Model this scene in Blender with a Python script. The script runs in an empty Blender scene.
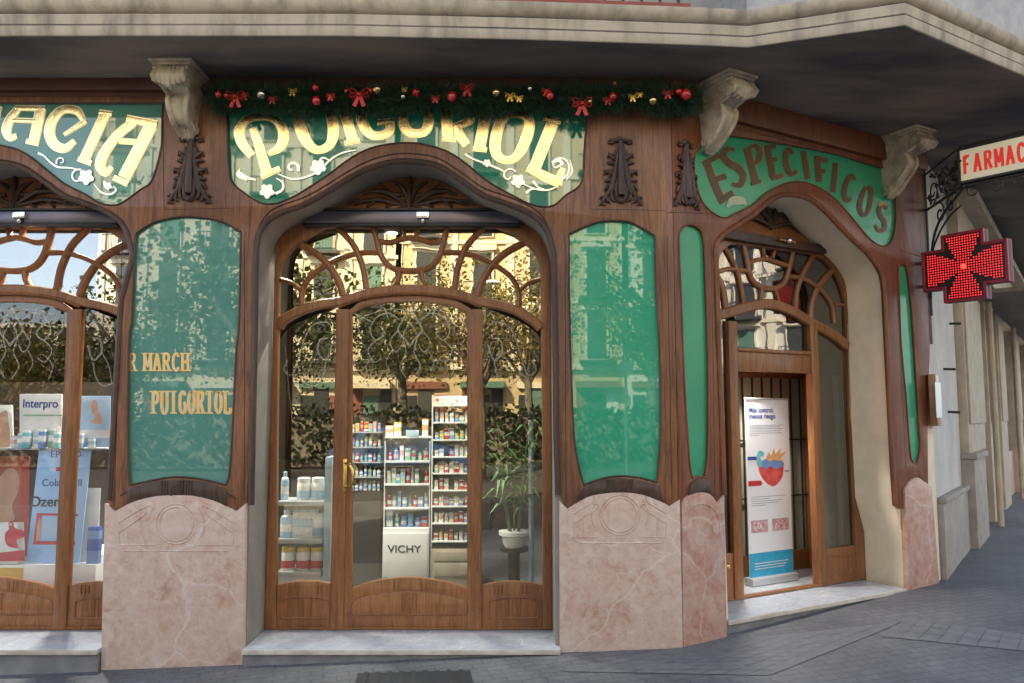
import bpy, bmesh, math, random
from mathutils import Vector, Matrix, noise
R = math.radians
random.seed(7)
SC = bpy.context.scene
COL = SC.collection
# ------------------------------------------------------------------ camera, sky, sun, exposure
DIST, CAMZ, FPX = 5.3, 1.6, 784.0
PITCH = math.atan(72.5 / FPX)
cam_d = bpy.data.cameras.new('camera'); cam = bpy.data.objects.new('camera', cam_d); COL.objects.link(cam)
cam_d.sensor_width = 36; cam_d.lens = FPX / 1024 * 36; cam_d.clip_end = 2000; cam_d.clip_start = .05
cam.location = (0, -DIST, CAMZ); cam.rotation_euler = (math.pi / 2 + PITCH, 0, 0)
SC.camera = cam
SUN_EL, SUN_AZ = R(36), R(-32)          # azimuth from +Y towards +X
W = bpy.data.worlds.new('World'); SC.world = W; W.use_nodes = True
nt = W.node_tree; bg = nt.nodes['Background']; sky = nt.nodes.new('ShaderNodeTexSky')
sky.sky_type = 'NISHITA'; sky.sun_disc = False; sky.sun_elevation = SUN_EL; sky.sun_rotation = SUN_AZ
sky.dust_density = 1.5; sky.ozone_density = 1.0
hs = nt.nodes.new('ShaderNodeHueSaturation'); hs.inputs['Saturation'].default_value = .62; nt.links.new(sky.outputs[0], hs.inputs['Color']); nt.links.new(hs.outputs[0], bg.inputs[0]); bg.inputs[1].default_value = .13
sd = bpy.data.lights.new('sun', 'SUN'); sd.energy = 5.0; sd.angle = R(.5); sd.color = (1, .88, .72)
so = bpy.data.objects.new('sun', sd); COL.objects.link(so)
sv = Vector((math.cos(SUN_EL) * math.sin(SUN_AZ), math.cos(SUN_EL) * math.cos(SUN_AZ), math.sin(SUN_EL)))
so.rotation_euler = sv.to_track_quat('Z', 'Y').to_euler(); so.location = (0, 0, 40)
SC.view_settings.view_transform = 'Standard'; SC.view_settings.look = 'None'
SC.view_settings.gamma = 1; SC.view_settings.use_curve_mapping = False
SC.view_settings.exposure = 2.15
SC.render.engine = 'CYCLES'
SC.cycles.max_bounces = 10; SC.cycles.transparent_max_bounces = 24; SC.cycles.glossy_bounces = 4; SC.cycles.diffuse_bounces = 4

# ------------------------------------------------------------------ planes traced from the photograph
class Plane:
    def __init__(s, x, y, deg):
        s.o = Vector((x, y, 0)); a = R(deg)
        s.d = Vector((math.cos(a), math.sin(a), 0)); s.n = Vector((math.sin(a), -math.cos(a), 0))
    def w(s, a, t, off=0.0):
        p = s.o + s.d * a + s.n * off; return Vector((p.x, p.y, t))
    def hit(s, u, v, off=0.0):
        a = (u - 512) / FPX; b = (341.5 - v) / FPX; cp, sp = math.cos(PITCH), math.sin(PITCH)
        d = Vector((a, cp - b * sp, sp + b * cp)); c = Vector((0, -DIST, CAMZ))
        k = ((s.o + s.n * off) - c).dot(s.n) / d.dot(s.n); p = c + d * k
        return ((p - s.o).dot(s.d), p.z)
    def H(s, pts, off=0.0): return [s.hit(p[0], p[1], off) for p in pts]
    def mat(s):
        m = Matrix.Identity(4)
        m.col[0] = (s.d.x, s.d.y, 0, 0); m.col[1] = (0, 0, 1, 0); m.col[2] = (s.n.x, s.n.y, 0, 0); m.col[3] = (s.o.x, s.o.y, 0, 1)
        return m
A = Plane(0, 0, 0)
CX = 1.09
B = Plane(CX, 0, 30)
BEND = 2.90
_e = B.w(BEND, 0)
C = Plane(_e.x, _e.y, 53.5)

# ------------------------------------------------------------------ mesh helpers
def cr(pts, closed=False, n=6):
    """Catmull-Rom through points; a third element marks a corner"""
    P = [Vector((p[0], p[1])) for p in pts]; K = [len(p) > 2 for p in pts]; N = len(P); out = []
    segs = N if closed else N - 1
    for i in range(segs):
        j = (i + 1) % N; p1, p2 = P[i], P[j]
        p0 = p1 * 2 - p2 if (K[i] or (not closed and i == 0)) else P[i - 1]
        p3 = p2 * 2 - p1 if (K[j] or (not closed and j == N - 1)) else P[(j + 1) % N]
        for k in range(n):
            t = k / n; t2 = t * t; t3 = t2 * t
            out.append(tuple(.5 * ((2 * p1) + (p2 - p0) * t + (2 * p0 - 5 * p1 + 4 * p2 - p3) * t2 + (3 * p1 - p0 - 3 * p2 + p3) * t3)))
    if not closed: out.append(tuple(P[-1]))
    return out

def fill(pl, outer, holes, off0, off1, bev=0.0, res=1):
    cu = bpy.data.curves.new('c', 'CURVE'); cu.dimensions = '2D'; cu.fill_mode = 'BOTH'
    h = (off1 - off0) / 2
    if bev: cu.bevel_depth = bev; cu.bevel_resolution = res; cu.offset = -bev; cu.extrude = max(h - bev, .0002)
    else: cu.extrude = h
    for ring in [outer] + list(holes):
        sp = cu.splines.new('POLY'); sp.points.add(len(ring) - 1); sp.use_cyclic_u = True
        for i, p in enumerate(ring): sp.points[i].co = (p[0], p[1], 0, 1)
    o = bpy.data.objects.new('c', cu); COL.objects.link(o)
    me = bpy.data.meshes.new_from_object(o.evaluated_get(bpy.context.evaluated_depsgraph_get()))
    bpy.data.objects.remove(o); bpy.data.curves.remove(cu)
    me.transform(pl.mat() @ Matrix.Translation((0, 0, (off0 + off1) / 2)))
    bm = bmesh.new(); bm.from_mesh(me); bpy.data.meshes.remove(me)
    bmesh.ops.remove_doubles(bm, verts=bm.verts, dist=1e-6)
    bmesh.ops.recalc_face_normals(bm, faces=bm.faces)
    return bm

def strip(bm, pl, pts, prof, closed=False, off=0.0):
    """sweep profile [(w, o)...] along in-plane path; w along the in-plane left normal, o outwards"""
    n = len(pts); rings = []
    for i, p in enumerate(pts):
        a = Vector(pts[(i - 1) % n]) if (closed or i > 0) else Vector(p)
        b = Vector(pts[(i + 1) % n]) if (closed or i < n - 1) else Vector(p)
        p = Vector(p)
        t1 = (p - a); t2 = (b - p)
        if t1.length < 1e-9: t1 = t2
        if t2.length < 1e-9: t2 = t1
        t = (t1.normalized() + t2.normalized())
        t = t.normalized() if t.length > 1e-6 else t1.normalized()
        nn = Vector((-t.y, t.x)); k = 1 / max(.6, nn.dot(Vector((-t1.y, t1.x)).normalized()))
        rings.append([bm.verts.new(pl.w(p.x + nn.x * w * k, p.y + nn.y * w * k, off + o)) for w, o in prof])
    m = len(prof)
    for i in range(n if closed else n - 1):
        r0, r1 = rings[i], rings[(i + 1) % n]
        for j in range(m):
            bm.faces.new((r0[j], r0[(j + 1) % m], r1[(j + 1) % m], r1[j]))
    if not closed:
        for r in (rings[0], rings[-1]):
            try: bm.faces.new(r)
            except ValueError: pass
    return bm

def bead(w, h, base=-.002):   # half-round moulding profile
    return [(-w, base), (-w, h * .35), (-w * .6, h * .8), (0, h), (w * .6, h * .8), (w, h * .35), (w, base)]
def flat(w, h, base=-.002, c=.25):
    return [(-w, base), (-w, h * (1 - c)), (-w * (1 - c), h), (w * (1 - c), h), (w, h * (1 - c)), (w, base)]

def ribbon(bm, pl, pts, ws, off, th, px=True, smooth=True, n=5, dome=0.0):
    """flat stroke of varying width; points and widths in photograph pixels unless px False"""
    if smooth and len(pts) > 2:
        q = cr([(p[0], p[1]) for p in pts], n=n); wq = []
        for i in range(len(pts) - 1):
            for k in range(n): wq.append(ws[i] + (ws[i + 1] - ws[i]) * k / n)
        wq.append(ws[-1])
    else: q, wq = [tuple(p[:2]) for p in pts], list(ws)
    N = len(q); L = []
    for i in range(N):
        a = Vector(q[max(i - 1, 0)]); b = Vector(q[min(i + 1, N - 1)]); t = (b - a).normalized(); nn = Vector((-t.y, t.x)); p = Vector(q[i]); w = wq[i] / 2
        c2 = [p + nn * w, p, p - nn * w]
        if px: c2 = [Vector(pl.hit(c.x, c.y, off)) for c in c2]
        L.append([bm.verts.new(pl.w(c2[0].x, c2[0].y, off)), bm.verts.new(pl.w(c2[0].x, c2[0].y, off + th)),
                  bm.verts.new(pl.w(c2[1].x, c2[1].y, off + th + dome)),
                  bm.verts.new(pl.w(c2[2].x, c2[2].y, off + th)), bm.verts.new(pl.w(c2[2].x, c2[2].y, off))])
    for i in range(N - 1):
        for j in range(5): bm.faces.new((L[i][j], L[i][(j + 1) % 5], L[i + 1][(j + 1) % 5], L[i + 1][j]))
    for r in (L[0], L[-1]): bm.faces.new(r)
    return bm

def tube(bm, pts, rad, seg=8, closed=False):
    pts = [Vector(p) for p in pts]; n = len(pts); rs = rad if isinstance(rad, (list, tuple)) else [rad] * n; rings = []
    up = None
    for i in range(n):
        a = pts[(i - 1) % n] if (closed or i > 0) else pts[i]; b = pts[(i + 1) % n] if (closed or i < n - 1) else pts[i]
        t = (b - a).normalized()
        if up is None: up = t.orthogonal().normalized()
        up = (up - t * up.dot(t)); up = up.normalized() if up.length > 1e-6 else t.orthogonal().normalized()
        s = t.cross(up)
        rings.append([bm.verts.new(pts[i] + (up * math.cos(2 * math.pi * k / seg) + s * math.sin(2 * math.pi * k / seg)) * rs[i]) for k in range(seg)])
    for i in range(n if closed else n - 1):
        r0, r1 = rings[i], rings[(i + 1) % n]
        for k in range(seg): bm.faces.new((r0[k], r0[(k + 1) % seg], r1[(k + 1) % seg], r1[k]))
    if not closed: bm.faces.new(rings[0][::-1]); bm.faces.new(rings[-1])
    return bm

def box(bm, x0, y0, z0, x1, y1, z1, M=None, bev=0.0):
    r = bmesh.ops.create_cube(bm, size=1)
    T = Matrix.Translation(((x0 + x1) / 2, (y0 + y1) / 2, (z0 + z1) / 2)) @ Matrix.Diagonal((abs(x1 - x0), abs(y1 - y0), abs(z1 - z0), 1))
    bmesh.ops.transform(bm, matrix=(M or Matrix.Identity(4)) @ T, verts=r['verts'])
    if bev:
        es = list({e for v in r['verts'] for e in v.link_edges})
        bmesh.ops.bevel(bm, geom=es, offset=bev, segments=2, affect='EDGES', profile=.6)
    return bm
def pbox(bm, pl, s0, s1, t0, t1, o0, o1, bev=0.0):   # box in plane coordinates
    return box(bm, s0, t0, o0, s1, t1, o1, pl.mat(), bev)
def lathe(bm, c, prof, seg=16, M=None):
    rings = []
    for r, z in prof:
        rings.append([bm.verts.new((M or Matrix.Identity(4)) @ Vector((c[0] + r * math.cos(2 * math.pi * k / seg), c[1] + r * math.sin(2 * math.pi * k / seg), c[2] + z))) for k in range(seg)])
    for a, b in zip(rings, rings[1:]):
        for k in range(seg): bm.faces.new((a[k], a[(k + 1) % seg], b[(k + 1) % seg], b[k]))
    bm.faces.new(rings[0][::-1]); bm.faces.new(rings[-1]); return bm
def blob(bm, c, r, seg=10, sc=(1, 1, 1)):
    q = bmesh.ops.create_uvsphere(bm, u_segments=seg, v_segments=max(5, seg * 2 // 3), radius=1)
    bmesh.ops.transform(bm, matrix=Matrix.Translation(c) @ Matrix.Diagonal((r * sc[0], r * sc[1], r * sc[2], 1)), verts=q['verts']); return bm
def NB(): return bmesh.new()

def thing(name, label, cat, loc=(0, 0, 0), rz=0.0, group=None):
    o = bpy.data.objects.new(name, None); COL.objects.link(o); o.location = loc; o.rotation_euler = (0, 0, rz); o.empty_display_size = .1
    o['label'] = label; o['category'] = cat
    if group: o['group'] = group
    bpy.context.view_layer.update()
    return o
_MW = {}
def world_of(o):
    if o is None: return Matrix.Identity(4)
    if o.parent is None: return Matrix.Translation(o.location) @ o.rotation_euler.to_matrix().to_4x4()
    return world_of(o.parent)      # parts sit at their thing's origin
def obj(name, bm, m, parent=None, label=None, ang=35):
    """link a bmesh built in world coordinates as ONE mesh object"""
    me = bpy.data.meshes.new(name); bmesh.ops.recalc_face_normals(bm, faces=bm.faces); bm.to_mesh(me); bm.free()
    for p in me.polygons: p.use_smooth = True
    me.set_sharp_from_angle(angle=R(ang))
    me.materials.append(m)
    o = bpy.data.objects.new(name, me); COL.objects.link(o)
    if parent is not None:
        me.transform(world_of(parent).inverted()); o.parent = parent
    if label: o['label'] = label
    return o
def tag(o, label, cat, group=None):
    o['label'] = label; o['category'] = cat
    if group: o['group'] = group
    return o
def recentre(o, c):     # move a top-level mesh's origin to its base point
    o.data.transform(Matrix.Translation(-Vector(c))); o.location = c; return o
def struct(o): o['kind'] = 'structure'; return o
def dup(o, parent=None):
    c = o.copy(); COL.objects.link(c); c.parent = parent
    for ch in list(o.children): dup(ch, c)
    return c

# ------------------------------------------------------------------ materials
def newmat(name):
    m = bpy.data.materials.new(name); m.use_nodes = True; t = m.node_tree
    return m, t, t.nodes['Principled BSDF']
def node(t, kind, **kw):
    n = t.nodes.new(kind)
    for k, v in kw.items(): setattr(n, k, v)
    return n
def coords(t, scale=(1, 1, 1), rot=(0, 0, 0)):
    tc = node(t, 'ShaderNodeTexCoord'); mp = node(t, 'ShaderNodeMapping'); mp.inputs['Scale'].default_value = scale; mp.inputs['Rotation'].default_value = rot
    t.links.new(tc.outputs['Object'], mp.inputs[0]); return mp.outputs[0]
def nz(t, vec, scale, detail=4, rough=.55, dist=0):
    n = node(t, 'ShaderNodeTexNoise'); n.inputs['Scale'].default_value = scale; n.inputs['Detail'].default_value = detail
    n.inputs['Roughness'].default_value = rough; n.inputs['Distortion'].default_value = dist; t.links.new(vec, n.inputs['Vector']); return n.outputs['Fac']
def ramp(t, fac, stops):
    r = node(t, 'ShaderNodeValToRGB'); e = r.color_ramp.elements
    while len(e) < len(stops): e.new(.5)
    for i, (p, c) in enumerate(stops): e[i].position = p; e[i].color = (*c, 1) if len(c) == 3 else c
    t.links.new(fac, r.inputs[0]); return r.outputs[0]
def mixc(t, fac, a, b, mode='MIX'):
    m = node(t, 'ShaderNodeMix', data_type='RGBA', blend_type=mode)
    for k, v in ((0, fac), (6, a), (7, b)):
        if hasattr(v, 'is_output'): t.links.new(v, m.inputs[k])
        else: m.inputs[k].default_value = v if k == 0 else (*v, 1)
    return m.outputs[2]
def bump(t, p, h, strength=.3, dist=.01):
    b = node(t, 'ShaderNodeBump'); b.inputs['Strength'].default_value = strength; b.inputs['Distance'].default_value = dist
    t.links.new(h, b.inputs['Height']); t.links.new(b.outputs[0], p.inputs['Normal'])
def pm(name, c1, c2=None, scale=8, rough=.5, metal=0, ior=None, bmp=.0, stretch=(1, 1, 1), spec=.5, coat=0, r2=None, lo=.35, hi=.65, detail=5):
    m, t, p = newmat(name); c2 = c2 or tuple(x * .8 for x in c1); v = coords(t, stretch); f = nz(t, v, scale, detail)
    t.links.new(ramp(t, f, [(lo, c1), (hi, c2)]), p.inputs['Base Color'])
    p.inputs['Metallic'].default_value = metal; p.inputs['Specular IOR Level'].default_value = spec; p.inputs['Coat Weight'].default_value = coat
    if ior: p.inputs['IOR'].default_value = ior
    if coat: p.inputs['Coat Roughness'].default_value = .03
    if r2 is not None: t.links.new(ramp(t, f, [(.3, (rough,) * 3), (.7, (r2,) * 3)]), p.inputs['Roughness'])
    else: p.inputs['Roughness'].default_value = rough
    if bmp: bump(t, p, f, bmp)
    return m
def wood(name, dark, light, red, rough=.35, grain=1.0):
    m, t, p = newmat(name); v = coords(t, (14, 14, 1.1)); f = nz(t, v, 2.2 * grain, 7, .65, .6)
    v2 = coords(t, (1, 1, .6)); g = nz(t, v2, 1.7, 3); v3 = coords(t, (60, 60, 5)); h = nz(t, v3, 2.0, 3)
    c = ramp(t, f, [(.28, dark), (.5, light), (.75, red)])
    c = mixc(t, ramp(t, g, [(.4, (0, 0, 0)), (.68, (1, 1, 1))]), c, mixc(t, .62, c, dark))
    c = mixc(t, .35, c, ramp(t, h, [(.35, (.35, .35, .35)), (.62, (1, 1, 1))]), 'MULTIPLY')
    v4 = coords(t, (34, 34, .55)); kf = nz(t, v4, 1.6, 5, .6); c = mixc(t, ramp(t, kf, [(.485, (0, 0, 0)), (.5, (.8, .8, .8)), (.515, (0, 0, 0))]), c, mixc(t, .8, c, (.01, .006, .004))); v5 = coords(t, (3, 3, 2)); wf = nz(t, v5, 2.3, 8, .75); c = mixc(t, ramp(t, wf, [(.60, (0, 0, 0)), (.74, (.45, .45, .45))]), c, mixc(t, .5, red, (.30, .24, .20)))
    t.links.new(c, p.inputs['Base Color']); t.links.new(ramp(t, g, [(.3, (rough,) * 3), (.7, (rough + .22,) * 3)]), p.inputs['Roughness'])
    bump(t, p, f, .18, .004); return m
def marble(name, a, b, c, vein, rough=.28):
    m, t, p = newmat(name); v = coords(t)
    n = node(t, 'ShaderNodeTexNoise'); n.inputs['Scale'].default_value = 2.4; n.inputs['Detail'].default_value = 6; t.links.new(v, n.inputs['Vector'])
    ad = node(t, 'ShaderNodeMixRGB'); ad.blend_type = 'ADD'; ad.inputs[0].default_value = .45; t.links.new(v, ad.inputs[1]); t.links.new(n.outputs['Color'], ad.inputs[2])
    vo = node(t, 'ShaderNodeTexVoronoi', feature='DISTANCE_TO_EDGE'); vo.inputs['Scale'].default_value = 1.05; t.links.new(ad.outputs[0], vo.inputs['Vector'])
    f = nz(t, v, 4.2, 12, .78, 1.0); f2 = nz(t, v, 17, 6, .7, .3)
    col = ramp(t, f, [(.30, a), (.46, b), (.66, c)])
    col = mixc(t, ramp(t, f2, [(.42, (0, 0, 0)), (.72, (.55, .55, .55))]), col, vein)
    col = mixc(t, ramp(t, vo.outputs['Distance'], [(.0, (.55, .55, .55)), (.012, (0, 0, 0))]), col, vein)
    t.links.new(col, p.inputs['Base Color']); t.links.new(ramp(t, f, [(.3, (rough,) * 3), (.7, (rough + .2,) * 3)]), p.inputs['Roughness'])
    bump(t, p, f2, .06, .003); return m
def glass_mat(name, r0=.07, tint=(1, 1, 1), wob=.0, gl=(1, 1, 1)):
    m, t, p = newmat(name); t.nodes.remove(p); out = t.nodes['Material Output']
    lw = node(t, 'ShaderNodeLayerWeight'); lw.inputs['Blend'].default_value = .5
    pw = node(t, 'ShaderNodeMath', operation='POWER'); pw.inputs[1].default_value = 5; t.links.new(lw.outputs['Facing'], pw.inputs[0])
    ma = node(t, 'ShaderNodeMath', operation='MULTIPLY_ADD'); ma.inputs[1].default_value = 1 - r0; ma.inputs[2].default_value = r0; t.links.new(pw.outputs[0], ma.inputs[0])
    tr = node(t, 'ShaderNodeBsdfTransparent'); tr.inputs[0].default_value = (*tint, 1)
    g = node(t, 'ShaderNodeBsdfGlossy'); g.inputs['Roughness'].default_value = 0.0; g.inputs[0].default_value = (*gl, 1)
    if wob:
        v = coords(t); f = nz(t, v, 3.0, 2); b = node(t, 'ShaderNodeBump'); b.inputs['Strength'].default_value = 1; b.inputs['Distance'].default_value = wob
        t.links.new(f, b.inputs['Height']); t.links.new(b.outputs[0], g.inputs['Normal'])
    mx = node(t, 'ShaderNodeMixShader'); t.links.new(ma.outputs[0], mx.inputs[0]); t.links.new(tr.outputs[0], mx.inputs[1]); t.links.new(g.outputs[0], mx.inputs[2])
    t.links.new(mx.outputs[0], out.inputs[0]); return m
def emit(name, c, s):
    m, t, p = newmat(name); p.inputs['Base Color'].default_value = (*c, 1); p.inputs['Emission Color'].default_value = (*c, 1); p.inputs['Emission Strength'].default_value = s; return m

WOOD = wood('wood_facade', (.075, .032, .017), (.25, .10, .043), (.36, .155, .065), .30)
WOODB = wood('wood_facade_red', (.09, .028, .012), (.23, .075, .028), (.30, .10, .038), .34)
WDOOR = wood('wood_door', (.16, .058, .018), (.32, .13, .046), (.40, .17, .058), .26)
WDARK = wood('wood_carved', (.03, .016, .011), (.075, .038, .023), (.12, .06, .034), .38)
SEAM = pm('wood_seam', (.02, .011, .008), rough=.8)
MARB = marble('marble_pink', (.37, .18, .12), (.52, .35, .27), (.58, .46, .385), (.68, .61, .56))
MARBR = marble('marble_red', (.34, .12, .075), (.42, .22, .16), (.48, .35, .29), (.60, .49, .43))
MARBL = marble('marble_light', (.54, .42, .38), (.57, .47, .43), (.60, .50, .46), (.65, .57, .53))
MARBW = marble('marble_white', (.40, .43, .47), (.48, .51, .55), (.56, .58, .60), (.30, .33, .38), .12)
MEDGE = pm('marble_edge', (.60, .56, .50), (.44, .38, .31), 9, .4)
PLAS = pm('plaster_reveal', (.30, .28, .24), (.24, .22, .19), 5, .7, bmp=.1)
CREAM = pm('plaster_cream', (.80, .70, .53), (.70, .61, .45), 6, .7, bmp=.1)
STONE = pm('stone_cornice', (.52, .455, .355), (.27, .235, .185), 5, .85, bmp=.35, stretch=(2.2, 2.2, .5), lo=.42, hi=.74, detail=9)
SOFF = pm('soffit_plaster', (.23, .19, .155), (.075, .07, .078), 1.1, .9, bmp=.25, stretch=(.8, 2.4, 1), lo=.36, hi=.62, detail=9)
CORB = pm('corbel_stone', (.55, .48, .36), (.32, .27, .20), 12, .75, bmp=.4)
GREEN = pm('sign_green', (.018, .20, .115), (.014, .17, .10), 4, .018, ior=1.95)
GREENP = pm('panel_green', (.05, .35, .20), (.04, .32, .18), 2, .016, ior=1.72)
GREENT = pm('panel_teal', (.10, .27, .215), (.085, .24, .19), 2, .014, ior=1.78)
GREENB = pm('panel_green_matt', (.045, .32, .165), (.036, .28, .145), 3, .22, spec=.4)
GOLD = pm('gold_leaf', (1.0, .85, .47), (1.0, .74, .33), 40, .24, 1, bmp=.25, stretch=(1, 1, .3))
GOLDL = pm('gold_edge', (1.0, .88, .58), (.9, .76, .4), 30, .3, 1)
OLDG = pm('gold_tarnished', (.105, .055, .008), (.055, .028, .005), 16, .45, .0)
OLDE = pm('gold_edge_old', (.34, .24, .05), (.16, .12, .03), 22, .4, .2)
WHITEP = pm('white_scroll', (.95, .95, .85), (.8, .82, .72), 20, .32, .75)
ORNG = pm('gold_letter', (.85, .52, .16), (.75, .62, .38), 25, .3, .6)
GLASST = glass_mat('glass_transom', .24, (.90, .91, .86), .00035, (1, .93, .74))
GLASSTW = glass_mat('glass_transom_clear', .22, (.90, .92, .92), .0002)
GLASS = glass_mat('glass_door', .12, (.93, .95, .93), .00022, (1, .92, .70))
GLASSW = glass_mat('glass_window', .055, (.95, .96, .96), .00012, (1, 1, 1))
GLASSB = glass_mat('glass_side_door', .16, (.70, .70, .66), .0006)
BRASS = pm('brass', (.83, .60, .22), (.7, .48, .15), 20, .22, 1)
CHROME = pm('chrome', (.85, .85, .88), (.7, .7, .75), 5, .12, 1)
IRON = pm('iron_black', (.018, .016, .016), (.03, .027, .026), 20, .5)
BLUEM = pm('shutter_box_metal', (.10, .095, .125), (.14, .13, .17), 4, .28, .6)
WHITE = pm('white_paint', (.76, .77, .76), (.70, .71, .70), 6, .5)
BLACK = pm('black_paint', (.012, .012, .013), rough=.5)
# ------------------------------------------------------------------ ground
def gz(x, y):
    xc = min(max(x, -4.5), 4.2); yc = min(max(y, -3), 5.0)
    return GA + GB_ * xc + GC_ * yc
def gpt(pl, u, v, off):
    s, t = pl.hit(u, v, off); w = pl.w(s, t, off); return w
_g = [gpt(A, 101, 667, .05), gpt(A, 243, 666.5, .05), gpt(A, 560, 653, .05), gpt(A, 676, 647, .05), gpt(B, 727, 634, .05), gpt(B, 936, 582, .05)]
def _fit(P):
    import itertools
    S = [[0.0] * 4 for _ in range(3)]
    for p in P:
        r = (1, p.x, p.y)
        for i in range(3):
            for j in range(3): S[i][j] += r[i] * r[j]
            S[i][3] += r[i] * p.z
    for i in range(3):
        k = max(range(i, 3), key=lambda q: abs(S[q][i])); S[i], S[k] = S[k], S[i]
        for j in range(3):
            if j != i:
                f = S[j][i] / S[i][i]; S[j] = [a - f * b for a, b in zip(S[j], S[i])]
    return [S[i][3] / S[i][i] for i in range(3)]
_g.append(gpt(B, 911, 591, .05)); GA, GB_, GC_ = _fit(_g); GA -= .006
print('ground fit', GA, GB_, GC_, [(round(p.z, 3), round(GA+GB_*p.x+GC_*p.y,3)) for p in _g])

def paving():
    m, t, p = newmat('paving'); v = coords(t, rot=(0, 0, R(-14)))
    br = node(t, 'ShaderNodeTexBrick'); t.links.new(v, br.inputs['Vector']); br.offset = 0.5; br.squash = 1
    br.inputs['Scale'].default_value = 1; br.inputs['Brick Width'].default_value = .15; br.inputs['Row Height'].default_value = .075
    br.inputs['Mortar Size'].default_value = .006; br.inputs['Mortar Smooth'].default_value = .3; br.inputs['Bias'].default_value = 0
    br.inputs['Color1'].default_value = (.118, .122, .132, 1); br.inputs['Color2'].default_value = (.140, .144, .152, 1); br.inputs['Mortar'].default_value = (.085, .088, .095, 1)
    f = nz(t, v, 1.1, 4); f2 = nz(t, v, 22, 6, .7)
    c = mixc(t, .9, br.outputs['Color'], ramp(t, f, [(.35, (.62, .62, .64)), (.65, (1.25, 1.22, 1.18))]), 'MULTIPLY')
    c = mixc(t, .55, c, ramp(t, f2, [(.3, (.6, .6, .6)), (.7, (1.3, 1.3, 1.3))]), 'MULTIPLY')
    sp = nz(t, v, 60, 2); c = mixc(t, ramp(t, sp, [(.74, (0, 0, 0)), (.78, (.5, .5, .5))]), c, (.4, .4, .4))
    vo = node(t, 'ShaderNodeTexVoronoi'); vo.inputs['Scale'].default_value = 2.6; t.links.new(v, vo.inputs['Vector']); c = mixc(t, ramp(t, vo.outputs['Distance'], [(.045, (.55, .55, .55)), (.06, (0, 0, 0))]), c, (.045, .045, .048))
    f3 = nz(t, v, 3.2, 8, .75); c = mixc(t, ramp(t, f3, [(.56, (0, 0, 0)), (.72, (.5, .5, .5))]), c, (.07, .07, .075))
    t.links.new(c, p.inputs['Base Color']); p.inputs['Roughness'].default_value = .62
    bump(t, p, br.outputs['Fac'], -.5, .006); return m
PAVE = paving()
PAVEL = pm('paving_light', (.165, .168, .172), (.13, .134, .14), 14, .6, bmp=.2)
ASPH = pm('asphalt', (.05, .05, .052), (.065, .065, .066), 30, .85, bmp=.3)
# sloping pavement in front of the shop, and flat city ground to the horizon
def grid_sheet(name, xs, ys, mat_, dz=0):
    bm = NB(); V = [[bm.verts.new((x, y, gz(x, y) + dz)) for y in ys] for x in xs]
    for i in range(len(xs) - 1):
        for j in range(len(ys) - 1): bm.faces.new((V[i][j], V[i + 1][j], V[i + 1][j + 1], V[i][j + 1]))
    return struct(obj(name, bm, mat_))
xs = [-600, -60, -20, -10, -4.5] + [-4.5 + .29 * i for i in range(1, 30)] + [4.2, 10, 20, 60, 600]
grid_sheet('ground', xs, [-600, -80, -34.004, -34], ASPH)
grid_sheet('pavement', xs, [-9.5, -6, -3, -1.5, 0, 1, 2.5, 5, 12, 40, 600], PAVE)
grid_sheet('road', xs, [-22, -9.5], ASPH, -.12)
grid_sheet('far_pavement', xs, [-34, -22], pm('far_paving', (.10, .10, .10), (.14, .14, .135), 3, .8))
bm = NB()
for y0, y1 in ((-9.52, -9.36), (-22.14, -21.98)):
    for x0, x1 in zip(xs[1:-1], xs[2:-1]):
        q = [(x0, y0), (x1, y0), (x1, y1), (x0, y1)]
        lo = [bm.verts.new((x, y, gz(x, y) - .2)) for x, y in q]; hi = [bm.verts.new((x, y, gz(x, y) + .006)) for x, y in q]
        bm.faces.new(hi); 
        for k in range(4): bm.faces.new((lo[k], lo[(k + 1) % 4], hi[(k + 1) % 4], hi[k]))
struct(obj('kerb', bm, PAVEL))
# rows of lighter paving setts near the side entrance, laid in the pavement
def ground_hit(u, v):
    a = (u - 512) / FPX; b = (341.5 - v) / FPX; cp, sp = math.cos(PITCH), math.sin(PITCH); d = Vector((a, cp - b * sp, sp + b * cp)); c = Vector((0, -DIST, CAMZ))
    k = (GA + GB_ * c.x + GC_ * c.y - c.z) / (d.z - GB_ * d.x - GC_ * d.y); return c + d * k
def sett_band(q, nu, nv):
    bm = NB(); P = [ground_hit(*p) for p in q]; rnd = random.Random(3)
    for i in range(nu):
        for j in range(nv):
            g = .012 + .006 * ((i * 7 + j * 3) % 3)
            def at(a, b): return (P[0] * (1 - a) + P[1] * a) * (1 - b) + (P[3] * (1 - a) + P[2] * a) * b
            c = [at((i + x) / nu, (j + y) / nv) for x, y in ((g, g), (1 - g, g), (1 - g, 1 - g), (g, 1 - g))]
            vs = [bm.verts.new((p.x, p.y, gz(p.x, p.y) + .004)) for p in c]; bm.faces.new(vs)
    return bm
bm = sett_band([(905, 622), (770, 676), (560, 672), (690, 645)], 12, 9); 
struct(obj('pavement_light_patch', bm, PAVEL))
bm = sett_band([(905, 617), (1060, 640), (1060, 655), (880, 637)], 9, 3)
struct(obj('pavement_light_band', bm, PAVEL))
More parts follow.
